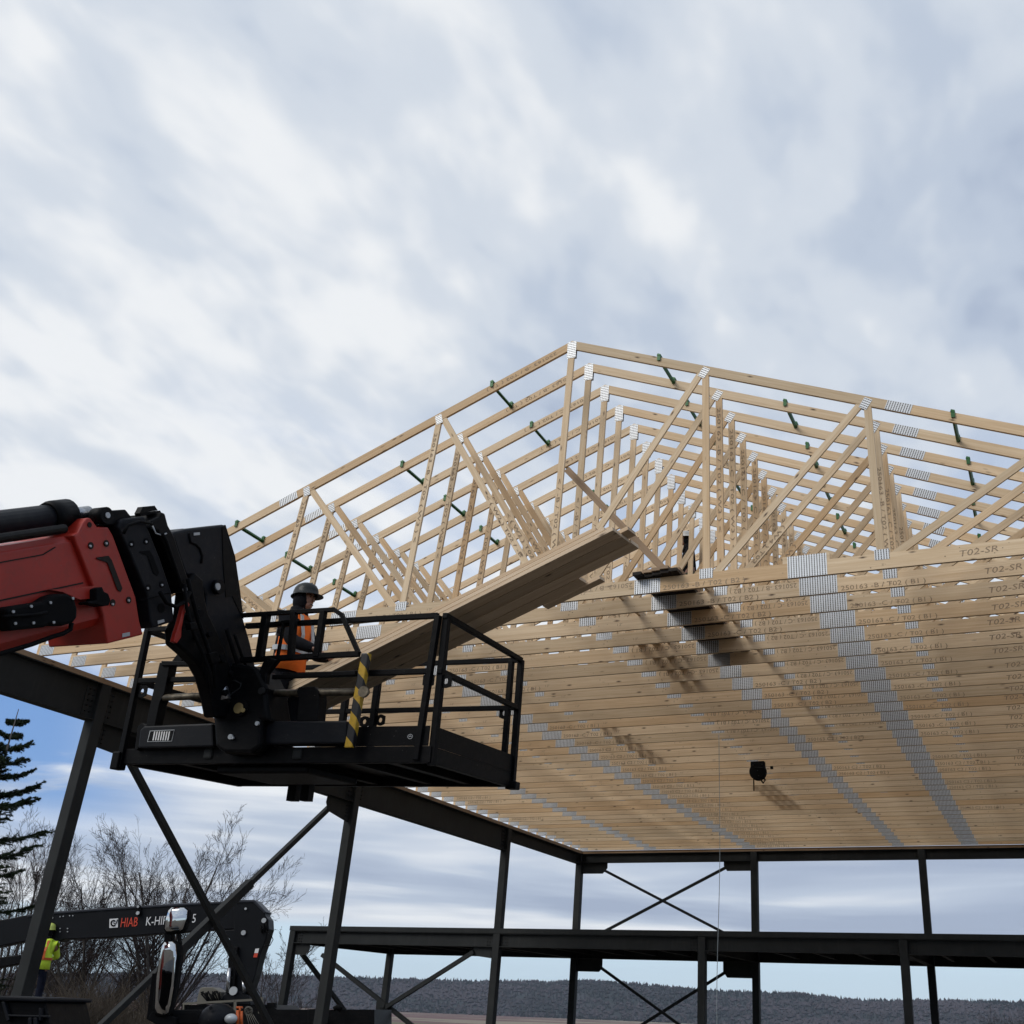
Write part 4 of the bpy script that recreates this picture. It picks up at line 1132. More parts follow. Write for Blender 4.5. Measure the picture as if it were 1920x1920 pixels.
# next boom sections
bbox('inner_boom', M['black'], a_c + 0.2, bab(300, 1050)[0], u_bot + 0.05, u_top - 0.05, 0.05, BW - 0.05)
pl2 = bprism([(222, 990), (225, 977), (232, 972), (272, 968), (280, 995), (300, 1045), (322, 1110), (327, 1165), (287, 1178), (282, 1165), (278, 1120), (245, 1040)], 'section_collar', M['navy'], 0.055, BW + 0.10, bevel=0.014)
b = MB()
for x, y in ((247, 1020), (274, 1015), (278, 1102), (303, 1096)): b.disc(BX(x, y, 0.056), BN, 0.026, 0.004, 16)
b.disc(BX(302, 1140, 0.056), BN, 0.038, 0.004, 18)
b.prism([BX(x, y, 0.057) for x, y in ((262, 1034), (280, 1032), (286, 1042), (298, 1074), (294, 1080), (287, 1075), (276, 1042), (262, 1037))], BN * 0.003)
world_child(b, 'recess_shade', M['rubber'], pl2)  # dark discs and strip imitate the shade of holes in this collar
b = MB()
for x, y in ((245, 1021), (273, 1016), (276, 1103), (303, 1097)): b.disc(BX(x, y, 0.061), BN, 0.009, 0.010, 8)
world_child(b, 'bolt', M['silver'], pl2)
b = MB(); b.prism([BX(x, y, 0.057) for x, y in ((295, 1164), (307, 1161), (308, 1166), (296, 1170))], BN * 0.003); world_child(b, 'reflector', M['silver'], pl2)
bbox('inner_boom', M['navy'], bab(285, 1050)[0], bab(372, 1060)[0], u_bot + 0.09, u_top - 0.09, 0.08, BW - 0.08)
bprism([(277, 990), (284, 975), (300, 968), (303, 960), (310, 962), (316, 985), (327, 1005), (345, 1060), (356, 1092), (356, 1108), (343, 1112), (339, 1096), (322, 1060), (305, 1015), (296, 996)], 'hose_guard', M['black'], 0.07, BW + 0.05, bevel=0.015)
b = MB(); b.prism([BX(x, y, 0.085) for x, y in ((342, 1104), (353, 1101), (354, 1106), (343, 1109))], BN * 0.003); b.tube([BX(286, 986, 0.08), BX(292, 1000, 0.09), BX(304, 1004, 0.09), BX(312, 1000, 0.08)], 0.006, 6); world_child(b, 'wiring', M['silver'], lift)
b = MB(); b.tube([BX(x, y, 0.10) for x, y in ((304, 1000), (312, 1015), (322, 1045), (336, 1085), (340, 1100))], 0.014, 8); b.tube([BX(x, y, 0.06) for x, y in ((262, 1126), (280, 1122), (300, 1117), (313, 1112), (325, 1114))], 0.004, 6); world_child(b, 'hydraulic_hose', M['rubber'], lift)
# top frame over the sections
bprism([(262, 962), (300, 957), (303, 962), (264, 968)], 'top_bar', M['black'], -0.02, 0.05)
bprism([(205, 957), (236, 955), (243, 964), (250, 972), (210, 985), (185, 985)], 'top_bracket', M['black'], 0.02, BW, bevel=0.01)
# extension cylinder on top
c0 = bpt(-8.5, u_top + 0.115, 0.16); c1 = BX(122, 966, -0.16)
uC = (c1 - BP0).dot(BU); aC = (c1 - BP0).dot(BD)
b = MB(); b.tube([bpt(-8.5, uC, 0.16), bpt(aC, uC, 0.16)], 0.092, 20); cy = world_child(b, 'cylinder_barrel', M['navy'], lift)
b = MB(); b.tube([bpt(aC - 0.17, uC, 0.16), bpt(aC - 0.13, uC, 0.16), bpt(aC + 0.02, uC, 0.16)], [0.105, 0.118, 0.118], 20); world_child(b, 'gland', M['black'], cy)
b = MB(); b.tube([bpt(aC, uC, 0.16), bpt(bab(200, 965)[0], uC, 0.16)], 0.048, 16); world_child(b, 'cylinder_rod', M['chrome'], lift)
b = MB(); b.tube([bpt(-8.5, u_top + 0.03, -0.02), bpt(bab(115, 985)[0], u_top + 0.055, -0.02)], 0.034, 10); world_child(b, 'hose_pipe', M['black'], lift)
for (x, y, r, off) in ((201, 966, 0.062, 0.06), (168, 966, 0.055, -0.34)):
    b = MB(); b.disc(BX(x, y, off), -BN, r, 0.11, 20); pv_ = world_child(b, 'pivot', M['black'], lift)
    b = MB(); b.disc(BX(x + 2, y, off + 0.008), -BN, 0.022, 0.01, 14); world_child(b, 'pin', M['silver'], pv_)
# boom head, dropping to the platform
HT = 0.18
hp_ = [(316, 1003), (330, 996), (352, 991), (422, 983), (441, 1045), (449, 1098), (457, 1160), (470, 1205), (482, 1262), (497, 1300), (500, 1335), (478, 1352), (452, 1350), (430, 1290), (412, 1252), (393, 1205), (383, 1160), (387, 1118), (372, 1085), (348, 1078), (338, 1050), (326, 1012)]
bprism(hp_, 'boom_head', M['navy'], 0.02, HT, bevel=0.02)
bprism([(417, 990), (423, 984), (441, 1043), (449, 1098), (457, 1160), (446, 1140), (436, 1118), (424, 1120), (419, 1060)], 'head_end_shade', M['black'], 0.026, 0.02)  # thin black plate stands in for the shaded front end face
bprism([(366, 1072), (382, 1086), (385, 1120), (392, 1150), (404, 1175), (418, 1205), (432, 1245), (446, 1290), (452, 1345), (404, 1345), (396, 1305), (386, 1270), (372, 1245), (352, 1225), (332, 1208), (330, 1180), (346, 1150), (352, 1095)], 'head_bracket', M['black'], 0.06, 0.12, bevel=0.02)
b = MB(); b.disc(BX(404, 1101, 0.015), BN, 0.062, 0.05, 22); pv_ = world_child(b, 'pivot', M['black'], lift)
b = MB(); b.disc(BX(407, 1100, 0.066), BN, 0.030, 0.012, 16); p2 = world_child(b, 'pin', M['silver'], pv_)
b = MB(); b.prism([BX(x, y, 0.023) for x, y in ((363, 999), (374, 998), (374, 1003), (363, 1004))], BN * 0.004); world_child(b, 'reflector', M['silver'], lift)
b = MB(); b.tube([BX(x, y, 0.022) for x, y in ((354, 1000), (357, 1017), (366, 1020), (374, 1028), (379, 1042), (377, 1056))], 0.012, 6); world_child(b, 'weld_seam', M['rubber'], lift)
bprism([(345, 1134), (352, 1127), (356, 1134), (346, 1152), (341, 1178), (340, 1195), (332, 1206), (326, 1203), (330, 1188), (336, 1170)], 'red_latch', M['red'], 0.10, 0.04, bevel=0.005)
for pts, rr, off in (([(352, 1085), (360, 1120), (372, 1165), (388, 1210), (400, 1250), (402, 1290)], 0.017, 0.10), ([(346, 1095), (350, 1140), (362, 1185), (380, 1225), (394, 1262), (398, 1300)], 0.014, 0.12),
                    ([(300, 1110), (312, 1130), (330, 1138), (346, 1128), (356, 1110)], 0.016, 0.11), ([(440, 1190), (452, 1225), (464, 1255), (470, 1290), (462, 1320)], 0.013, 0.05), ([(425, 1180), (438, 1222), (452, 1262), (455, 1300)], 0.018, 0.06), ([(232, 1000), (240, 985), (262, 978), (285, 982)], 0.012, 0.09)):
    b = MB(); b.tube([BX(x, y, off) for x, y in pts], rr, 8); world_child(b, 'hydraulic_hose', M['rubber'], lift)
b = MB()
for x, y, r_ in ((372, 1150, 0.03), (390, 1190, 0.022), (414, 1235, 0.034), (430, 1262, 0.02), (365, 1195, 0.026), (420, 1300, 0.03), (468, 1318, 0.024), (484, 1330, 0.03), (352, 1158, 0.028)): b.disc(BX(x, y, 0.062), BN, r_, 0.03, 12)
world_child(b, 'fitting', M['rubber'], lift)
bprism([(392, 1225), (408, 1222), (414, 1240), (398, 1244)], 'hose_bracket', M['black'], 0.13, 0.04, bevel=0.004); bprism([(356, 1168), (368, 1166), (371, 1178), (359, 1181)], 'hose_bracket', M['black'], 0.15, 0.05, bevel=0.004)
bprism([(262, 962), (268, 950), (290, 948), (296, 957)], 'hose_bracket', M['black'], 0.0, 0.05); bprism([(150, 1040), (160, 1040), (168, 1062), (157, 1062)], 'rib', M['red'], 0.036, 0.05) if False else None
# control box with horn, its bracket and a camera on the red side
ctl = bprism([(12, 1143), (22, 1137), (80, 1128), (95, 1118), (110, 1113), (128, 1113), (141, 1122), (146, 1140), (146, 1158), (138, 1168), (120, 1173), (92, 1172), (85, 1176), (20, 1183), (18, 1165)], 'control_box', M['rubber'], 0.12, 0.11, bevel=0.02)
b = MB()
for x, y in ((24, 1147), (58, 1137), (28, 1169), (62, 1168), (100, 1167), (94, 1130), (136, 1122)): b.disc(BX(x, y, 0.123), BN, 0.010, 0.008, 8)
world_child(b, 'bolt', M['silver'], ctl)
b = MB(); b.tube([BX(x, y, 0.135) for x, y in ((5, 1156), (30, 1155), (60, 1153), (88, 1148))], 0.010, 8); b.tube([BX(x, y, 0.06) for x, y in ((134, 1168), (132, 1180), (118, 1188), (98, 1194), (60, 1208), (0, 1226), (-60, 1244))], 0.016, 8); world_child(b, 'cable', M['rubber'], lift)
bprism([(95, 1106), (181, 1098), (181, 1122), (150, 1124), (140, 1120), (118, 1110)], 'box_bracket', M['red'], 0.06, 0.07)
b = MB(); b.prism([BX(x, y, 0.12) for x, y in ((181, 1104), (192, 1100), (196, 1109), (204, 1113), (208, 1125), (205, 1135), (194, 1137), (178, 1133), (166, 1133), (165, 1128), (181, 1126))], -BN * 0.09); cm = world_child(b, 'boom_camera', M['rubber'], lift, bevel=0.008)  # small camera unit, no light source

# ---- platform
plat_b = MB(); plat_b.bm.verts.ensure_lookup_table()
def pbox(b, lo, hi):
    n0 = len(b.bm.verts); b.box(lo, hi); b.bm.verts.ensure_lookup_table()
    for v in list(b.bm.verts)[n0:]: v.co = PW(v.co)
def pbar(b, p, q, w, h=None): b.bar(PW(p), PW(q), w, h, PR @ V((0, 0, 1)))
b = MB(); pbox(b, (0.02, 0.02, 0.085), (PWD - 0.02, PDP - 0.02, 0.12))
deck = world_child(b, 'platform_deck', M['black'], lift)
def pchild(b, name, mat='black', bevel=0.0): return world_child(b, name, M[mat] if isinstance(mat, str) else mat, deck, bevel=bevel)
# floor beams
b = MB()
for y in (0.03, PDP - 0.03): pbox(b, (0.0, y - 0.03, 0.0), (PWD, y + 0.03, 0.13))
for x in (0.03, PWD - 0.03): pbox(b, (x - 0.03, 0.06, 0.0), (x + 0.03, PDP - 0.06, 0.13))
for x in (0.55, 1.05, 1.62, 2.2, 2.6): pbox(b, (x - 0.04, 0.06, 0.015), (x + 0.04, PDP - 0.06, 0.084))
pchild(b, 'floor_frame', bevel=0.004)
b = MB(); pbox(b, (0.95, 0.10, -0.07), (1.85, 0.9, -0.002)); pchild(b, 'slew_mount', bevel=0.02)
b = MB()
for x in (0.78, 0.93):
    pbox(b, (x, PDP - 0.25, -0.16), (x + 0.09, PDP - 0.16, 0.0))
pchild(b, 'drain_bracket')
# toe boards
b = MB(); pbox(b, (1.95, 0.0, 0.131), (PWD - 0.03, 0.006, 0.29)); pbox(b, (PWD - 0.006, 0.03, 0.131), (PWD, PDP - 0.03, 0.29)); pbox(b, (0.0, PDP - 0.006, 0.131), (PWD, PDP, 0.29)); pbox(b, (0.0, 0.03, 0.131), (0.006, PDP - 0.03, 0.25)); pchild(b, 'toe_board')
# posts: corners (double at the near right) and intermediates
def post(p, q, w=0.05, name='post'):
    b = MB(); pbar(b, p, q, w, w); return pchild(b, name, bevel=0.004)
post((0.025, 0.0, -0.03), (0.025, 0.0, PHT)); post((0.025, PDP, 0.0), (0.025, PDP, PHT))
post((PWD - 0.12, 0.0, 0.02), (PWD - 0.06, 0.0, PHT)); post((PWD + 0.0, 0.04, -0.02), (PWD + 0.0, 0.04, PHT), 0.055)
post((PWD, PDP, 0.0), (PWD, PDP, PHT), 0.055); post((PWD - 0.10, PDP, 0.1), (PWD - 0.10, PDP, PHT))
for px_ in (705, 648):
    q = PF(px_, 1310, 1, PDP); post((q.x, PDP, 0.10), (q.x, PDP, PHT if px_ == 648 else PHT), 0.06)
q = PF(1, 1, 1, 0)
def rail(p, q, w=0.045, name='guard_rail'):
    b = MB(); pbar(b, p, q, w, w); return pchild(b, name, bevel=0.004)
rail((0.0, 0.0, PHT), (0.40, 0.0, PHT)); rail((PF(462, 1174, 1, 0).x, 0.0, PF(462, 1174, 1, 0).z), (PWD - 0.06, 0.0, PHT))
ml = PF(320, 1275, 1, 0); rail((0.03, 0.0, ml.z), (0.85, 0.0, ml.z))
mr = PF(700, 1262, 1, 0); rail((1.55, 0.0, mr.z), (PWD - 0.08, 0.0, mr.z))
rail((0.0, PDP, PHT), (PWD, PDP, PHT)); ml2 = PF(830, 1330, 1, PDP); rail((0.0, PDP, ml2.z), (PWD, PDP, ml2.z))
rail((PWD, 0.0, PHT), (PWD, PDP, PHT)); m3 = PF(900, 1294, 0, PWD); rail((PWD, 0.0, m3.z), (PWD, PDP, m3.z))
rail((0.0, 0.0, PHT), (0.0, PDP, PHT)); rail((0.0, 0.03, ml.z), (0.0, PDP, ml.z))
for nm, (x, y, ax, val) in {'a': (803, 1275, 1, 0.0), 'b': (836, 1277, 1, 0.03), 'c': (683, 1353, 1, PDP), 'd': (713, 1350, 1, PDP), 'e': (945, 1337, 1, PDP), 'f': (266, 1296, 1, 0.0)}.items():
    c = PF(x, y, ax, val); b = MB(); ring = []
    for k in range(16):
        a_ = 2 * pi * k / 16; ring.append((c + V((cos(a_) * 0.020, 0, sin(a_) * 0.024)), c + V((cos(a_) * 0.052 if abs(cos(a_)) < 0.7 else (0.05 if cos(a_) > 0 else -0.05), 0, sin(a_) * 0.056))))
    for k in range(16):
        i0, o0 = ring[k]; i1, o1_ = ring[(k + 1) % 16]
        b.prism([PW(i0), PW(i1), PW(o1_), PW(o0)], PR @ V((0, 0.012, 0)))
    pchild(b, 'lifting_eye')
# cross beams and guard cage on the near side
def nz(px, py, y=-0.06): return PF(px, py, 1, y)
def nprism(px, name, mat='black', y=-0.06, th=0.10, bevel=0.006):
    b = MB(); b.prism([PW(nz(x, yy, y)) for x, yy in px], PR @ V((0, th, 0))); return pchild(b, name, mat, bevel)
cbm = nprism([(258, 1403), (262, 1368), (270, 1361), (398, 1356), (400, 1400)], 'cross_beam', 'navy', -0.08, 0.14, 0.015)
nprism([(488, 1352), (650, 1351), (648, 1394), (486, 1396)], 'cross_beam', 'navy', -0.08, 0.14, 0.015)
# data plate with ruled bars
b = MB(); b.prism([PW(nz(x, y, -0.083)) for x, y in ((281, 1370), (327, 1368), (322, 1390), (276, 1391))], PR @ V((0, 0.002, 0))); dp = pchild(b, 'data_plate', 'silver')
b = MB(); b.prism([PW(nz(x, y, -0.085)) for x, y in ((282, 1371), (326, 1369), (321, 1389), (277, 1390))], PR @ V((0, 0.0015, 0))); world_child(b, 'plate_field', M['black'], deck)
b = MB()
for i in range(7):
    x = 289 + i * 4.6; b.prism([PW(nz(x_, y_, -0.0865)) for x_, y_ in ((x, 1371.5), (x + 2.3, 1371.4), (x - 1.0, 1388.2), (x - 3.3, 1388.4))], PR @ V((0, 0.001, 0)))
world_child(b, 'plate_bars', M['white'], deck)
# left mounting frame
nprism([(299, 1242), (319, 1243), (308, 1300), (299, 1318), (290, 1362), (273, 1362), (282, 1318), (286, 1300)], 'mount_leg', 'black', -0.05, 0.10)
nprism([(302, 1239), (398, 1240), (398, 1248), (302, 1248)], 'mount_rail', 'black', -0.07, 0.06)
nprism([(258, 1406), (272, 1361), (266, 1355), (258, 1362), (252, 1406)], 'mount_foot', 'black', -0.05, 0.08)
b = MB(); b.tube([PW(nz(291, 1309, -0.02)), PW(nz(400, 1304, -0.02))], 0.030, 12); pchild(b, 'pivot_pipe', 'worn')
nprism([(319, 1243), (333, 1225), (343, 1208), (352, 1222), (340, 1240)], 'mount_strut', 'black', -0.03, 0.08)
# hub where the boom carries the platform
nprism([(398, 1300), (404, 1250), (430, 1240), (480, 1250), (500, 1290), (498, 1300), (505, 1352), (490, 1352), (488, 1400), (470, 1412), (420, 1412), (402, 1400), (400, 1356), (396, 1330)], 'hub', 'black', -0.16, 0.34, 0.03)
nprism([(505, 1232), (520, 1237), (500, 1262), (496, 1300), (480, 1300), (484, 1262), (492, 1242)], 'hub_arm', 'black', -0.14, 0.06, 0.01)
b = MB(); b.disc(PW(nz(452, 1328, -0.165)), PR @ V((0, -1, 0)), 0.070, 0.02, 20); hpv = pchild(b, 'hub_pin', 'rubber')
b = MB(); b.disc(PW(nz(448, 1328, -0.185)), PR @ V((0, -1, 0)), 0.045, 0.012, 16); b.disc(PW(nz(457, 1332, -0.197)), PR @ V((0, -1, 0)), 0.018, 0.012, 12); pchild(b, 'pin_cap', 'brass')
b = MB(); b.disc(PW(nz(492, 1296, -0.165)), PR @ V((0, -1, 0)), 0.030, 0.02, 16); pchild(b, 'bolt_head', 'silver' if False else 'steel')
b = MB()
for x, y, r in ((484, 1357, 0.018), (434, 1382, 0.022), (438, 1384, 0.012), (416, 1340, 0.012)): b.disc(PW(nz(x, y, -0.165)), PR @ V((0, -1, 0)), r, 0.02, 10)
pchild(b, 'bolt_head', 'silver')
b = MB(); b.tube([PW(nz(408, 1258, -0.22)), PW(nz(422, 1315, -0.22))], 0.052, 18); pchild(b, 'levelling_rod', 'chrome')
b = MB(); b.tube([PW(nz(400, 1225, -0.22)), PW(nz(408, 1262, -0.22))], 0.072, 18); pchild(b, 'levelling_cylinder', 'black')
b = MB(); b.tube([PW(nz(x, y, -0.2)) for x, y in ((395, 1340), (402, 1330), (436, 1300), (450, 1290), (452, 1282), (440, 1276), (432, 1278))], 0.006, 6); pchild(b, 'cable', 'steel')
# guard cage
def nbar(p, q, w=0.036, y=-0.10, name='guard_cage_bar', mat='black'):
    b = MB(); b.bar(PW(nz(p[0], p[1], y)), PW(nz(q[0], q[1], y)), w, w, PR @ V((0, 0, 1))); return pchild(b, name, mat, 0.003)
nbar((452, 1154), (628, 1143)); nbar((626, 1143), (641, 1153)); nbar((640, 1151), (673, 1226)); nbar((452, 1238), (674, 1226), 0.045)
for p, q, w in (((500, 1150), (486, 1240), 0.06), ((552, 1147), (545, 1237), 0.05), ((607, 1146), (594, 1232), 0.05)): nbar(p, q, w, -0.105)
nbar((532, 1170), (520, 1235), 0.025, -0.04); nbar((512, 1170), (560, 1163), 0.03, -0.03)
nbar((512, 1270), (668, 1262), 0.035, -0.10)
# hazard-striped end post with its pin
q0 = nz(684, 1224, -0.12); q1 = nz(652, 1402, -0.12)
b = MB(); ww = 0.072; A_ = [PW(q1 + V((-ww / 2, 0, 0))), PW(q1 + V((ww / 2, 0, 0))), PW(q1 + V((ww / 2, 0.06, 0))), PW(q1 + V((-ww / 2, 0.06, 0)))]
B_ = [PW(q0 + V((-ww / 2, 0, 0))), PW(q0 + V((ww / 2, 0, 0))), PW(q0 + V((ww / 2, 0.06, 0))), PW(q0 + V((-ww / 2, 0.06, 0)))]
b.hexa(A_, B_); pchild(b, 'hazard_post', 'hazard', 0.01)
b = MB(); b.tube([PW(nz(510, 1300, -0.03)), PW(nz(690, 1297, -0.03))], 0.030, 12); pchild(b, 'pivot_pipe', 'worn')
b = MB(); b.disc(PW(nz(684, 1298, -0.125)), PR @ V((0, -1, 0)), 0.045, 0.03, 18); pchild(b, 'pin_head', 'worn')
nprism([(556, 1296), (560, 1288), (590, 1287), (597, 1296), (598, 1310), (594, 1352), (556, 1352), (560, 1312)], 'pipe_bracket', 'black', -0.07, 0.13)
b = MB()
for px_, py_ in ((390, 1412), (557, 1413)):
    c = nz(px_, py_, -0.01); pbox(b, (c.x - 0.045, -0.02, c.z - 0.05), (c.x + 0.045, 0.05, c.z + 0.04))
pchild(b, 'floor_roller', 'steel', 0.02)
b = MB(); pbox(b, (-0.04, -0.05, -0.05), (0.04, 0.06, 0.10)); pbox(b, (PWD - 0.05, PDP - 0.05, -0.02), (PWD + 0.06, PDP + 0.06, 0.05)); pchild(b, 'corner_cap', 'black', 0.01)
b = MB(); c = nz(769, 1380, -0.003 + 0.0); c = PF(769, 1381, 1, -0.003)
for k in range(12):
    a_, a2 = 2 * pi * k / 12, 2 * pi * (k + 1) / 12; b.bar(PW(c + V((cos(a_) * 0.022, 0, sin(a_) * 0.018))), PW(c + V((cos(a2) * 0.022, 0, sin(a2) * 0.018))), 0.003)
b.bar(PW(c + V((-0.012, 0, -0.004))), PW(c + V((0.0, 0, 0.006))), 0.004); b.bar(PW(c + V((0.0, 0, 0.006))), PW(c + V((0.013, 0, -0.004))), 0.004)
pchild(b, 'maker_emblem', 'silver')

# ------------------------------------------------------------------ boards resting on the platform
A0 = PW(PF(545, 1330, 1, 1.10)); E0 = PW(PF(860, 1175, 2, 1.30))
dd = (E0 - A0).normalized(); wv_ = dd.cross(V((0, 0, 1))).normalized(); up_ = wv_.cross(dd).normalized()
Ls = 3.86
n_st = 0
for i in range(4):
    for j in range(2 if i < 3 else 3):
        st = A0 - dd * (0.05 * ((i + j) % 3)) + wv_ * ((i - 1.6) * 0.142) + up_ * (j * 0.0385 + 0.02)
        L_ = Ls + (-0.62 if i == 0 else 0.06 if i == 1 else 0.10 if i == 2 else 0.0) - 0.03 * j
        tw = wv_ * (0.006 * ((i * 5 + j * 3) % 4 - 1.5)) + up_ * (0.004 * ((i * 3 + j) % 3)); b = MB(); b.bar(st, st + dd * L_ + tw, 0.1355, 0.0365, up_)
        ps = ['lowest', 'second', 'third', 'uppermost'][i]; ly = ['bottom', 'upper', 'topmost'][j]
        b.build('lumber_board', M['wood_stack'], None, '%s board in the %s row of the tilted lumber stack on the platform' % (ly, ps), 'lumber', 'boards stacked on the work platform', bevel=0.003, origin=st)
        n_st += 1
st = A0 + dd * 2.75 - wv_ * 0.36 + up_ * 0.02
b = MB(); b.bar(st, st + dd * 0.62, 0.089, 0.0375, up_); b.build('lumber_offcut', M['wood_stack'], None, 'short pale offcut sticking out under the upper end of the tilted lumber stack', 'lumber', bevel=0.003)

# ------------------------------------------------------------------ fall-arrest block and rope under the ceiling
c = onZ(1422, 1428, ZC - 0.02)
e = empty('lifeline_block', (c.x, c.y, c.z - 0.55), 'black retractable lifeline block hanging under the ceiling of bottom chords', 'fall arrester')
b = MB(); b.box((c.x - 0.15, c.y - 0.06, c.z - 0.14), (c.x + 0.13, c.y + 0.06, c.z)); world_child(b, 'mounting_plate', M['rubber'], e, bevel=0.02)
b = MB(); b.tube([(c.x - 0.01, c.y - 0.07, c.z - 0.20), (c.x - 0.01, c.y + 0.07, c.z - 0.20)], 0.165, 22); hs = world_child(b, 'housing', M['rubber'], e, bevel=0.015)
b = MB()
for q in ((-0.09, -0.08), (0.09, -0.07), (0.0, -0.19), (0.02, -0.29)): b.disc((c.x + q[0], c.y - 0.078, c.z + q[1]), (0, -1, 0), 0.012, 0.01, 8)
b.bar((c.x - 0.06, c.y - 0.075, c.z - 0.12), (c.x + 0.10, c.y - 0.075, c.z - 0.135), 0.012); world_child(b, 'bolt', M['steel'], hs)
b = MB(); b.tube([(c.x - 0.10, c.y, c.z - 0.28), (c.x - 0.10, c.y, c.z - 0.56)], 0.012, 8); world_child(b, 'strap', M['rubber'], e)
b = MB(); b.tube([(c.x + 0.03, c.y, c.z - 0.34), (c.x + 0.09, c.y, c.z - 0.42), (c.x + 0.13, c.y, c.z - 0.36), (c.x + 0.09, c.y, c.z - 0.30)], 0.016, 8); world_child(b, 'hook', M['rubber'], e)
b = MB(); b.bar((c.x + 0.24, c.y, c.z - 0.13), (c.x + 0.29, c.y, c.z - 0.13), 0.05, 0.05); world_child(b, 'knob', M['rubber'], e)
r0 = onZ(1348, 1372, ZC - 0.01)
b = MB(); pts = []
for i in range(15):
    t = i / 14; pts.append((r0.x + 0.05 * sin(t * 7) * t, r0.y + 0.04 * sin(t * 5 + 1) * t, r0.z * (1 - t) + 0.02 * t))
b.tube(pts, 0.006, 6); b.build('rope', M['wire'], None, 'thin grey tag rope hanging straight down from the ceiling of trusses to the ground', 'rope')

# purple screw clamp on the left sill
pcl = onX(238, 1325, XL)
e = empty('clamp', (XL, pcl.y, ZC), 'small purple screw clamp standing on the left timber sill', 'clamp')
b = MB(); b.bar((XL + 0.02, pcl.y, ZC + 0.01), (XL + 0.05, pcl.y + 0.03, ZC + 0.20), 0.022); b.build('x', M['purple'], None).name = 'screw'
cl_ = bpy.data.objects['screw']; cl_.location = V((0, 0, 0)); cl_.data.transform(Matrix.Translation(-V((0, 0, 0))))
bpy.data.objects.remove(cl_)
b = MB(); b.bar((XL + 0.02, pcl.y, ZC + 0.01), (XL + 0.05, pcl.y + 0.03, ZC + 0.20), 0.022); world_child(b, 'screw', M['purple'], e)
b = MB(); b.tube([(XL - 0.05, pcl.y, ZC + 0.03), (XL + 0.05, pcl.y, ZC + 0.03)], 0.028, 10); b.sphere((XL - 0.06, pcl.y, ZC + 0.04), 0.035); world_child(b, 'jaw', M['purple'], e)

# ================================================================== CRANE TRUCK BEYOND THE LEFT WALL
FH = V((_f.x, _f.y, 0)).normalized()
KP = at(300, 1740, 27.0)
def KX(px, py, off=0.0): return onP(px, py, KP + FH * off, FH)
truck = empty('crane_truck', (KX(400, 1800).x, KX(400, 1800).y, 0), 'black folding loader crane with white and red lettering on a truck beyond the left wall', 'crane truck')
def kprism(px, name, mat='crane', off=0.0, th=0.4, parent=None, bevel=0.02):
    b = MB(); b.prism([KX(x, y, off) for x, y in px], FH * th); return world_child(b, name, M[mat], parent or truck, bevel=bevel)
kprism([(-80, 1745), (-20, 1728), (18, 1722), (52, 1715), (52, 1764), (30, 1768), (-20, 1778), (-80, 1790)], 'boom_tip', 'crane', 0.02, 0.36)
kb_ = kprism([(50, 1719), (100, 1713), (200, 1706), (330, 1698), (440, 1692), (440, 1742), (395, 1744), (310, 1750), (200, 1758), (150, 1760), (120, 1761), (110, 1766), (100, 1760), (50, 1765)], 'crane_boom', 'crane', 0.0, 0.40)
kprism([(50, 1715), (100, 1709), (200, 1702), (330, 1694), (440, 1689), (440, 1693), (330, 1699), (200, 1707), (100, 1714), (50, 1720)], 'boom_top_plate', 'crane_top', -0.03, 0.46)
kprism([(438, 1690), (477, 1690), (497, 1711), (497, 1716), (503, 1724), (504, 1742), (497, 1765), (488, 1790), (478, 1830), (468, 1862), (432, 1858), (426, 1840), (432, 1782), (430, 1760), (420, 1750), (408, 1744), (438, 1743)], 'crane_knuckle', 'crane', -0.04, 0.50)
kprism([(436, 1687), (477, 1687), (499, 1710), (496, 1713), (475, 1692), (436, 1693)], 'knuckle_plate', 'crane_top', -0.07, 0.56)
kprism([(427, 1800), (434, 1775), (446, 1775), (440, 1850), (428, 1850)], 'crane_ram', 'black', -0.16, 0.12)
b = MB(); b.tube([KX(430, 1815, -0.2), KX(427, 1862, -0.2)], 0.05, 10); b.tube([KX(456, 1838, -0.2), KX(458, 1862, -0.2)], 0.04, 10); world_child(b, 'ram_rod', M['chrome'], truck)
b = MB(); b.disc(KX(438, 1858, -0.22), -FH, 0.10, 0.04, 18); b.disc(KX(457, 1749, -0.05), -FH, 0.06, 0.04, 14); b.disc(KX(495, 1726, -0.05), -FH, 0.06, 0.03, 14); b.disc(KX(461, 1704, -0.05), -FH, 0.03, 0.03, 10)
for x, y in ((98, 1721), (113, 1719), (119, 1718), (131, 1717), (137, 1717), (113, 1741), (127, 1741), (113, 1747), (127, 1747)): b.disc(KX(x, y, -0.005), -FH, 0.014 if x != 98 else 0.03, 0.02, 8)
world_child(b, 'pin', M['silver'], truck)
b = MB(); b.tube([KX(x, y, -0.1) for x, y in ((498, 1745), (508, 1752), (512, 1762), (506, 1773), (496, 1773))], 0.012, 6)
for k in range(3): b.tube([KX(488 + 5 * k, 1735 - 3 * k, -0.08), KX(492 + 5 * k, 1750 - 2 * k, -0.08)], 0.022, 6)
world_child(b, 'hydraulic_hose', M['rubber'], truck)
kprism([(254, 1698), (262, 1696), (264, 1712), (262, 1717), (255, 1717), (254, 1712)], 'hose_guide', 'black', -0.08, 0.06)
b = MB(); b.disc(KX(258.5, 1712, -0.09), -FH, 0.045, 0.02, 12); b.disc(KX(259, 1700, -0.09), -FH, 0.03, 0.02, 12); world_child(b, 'roller', M['silver'], truck)
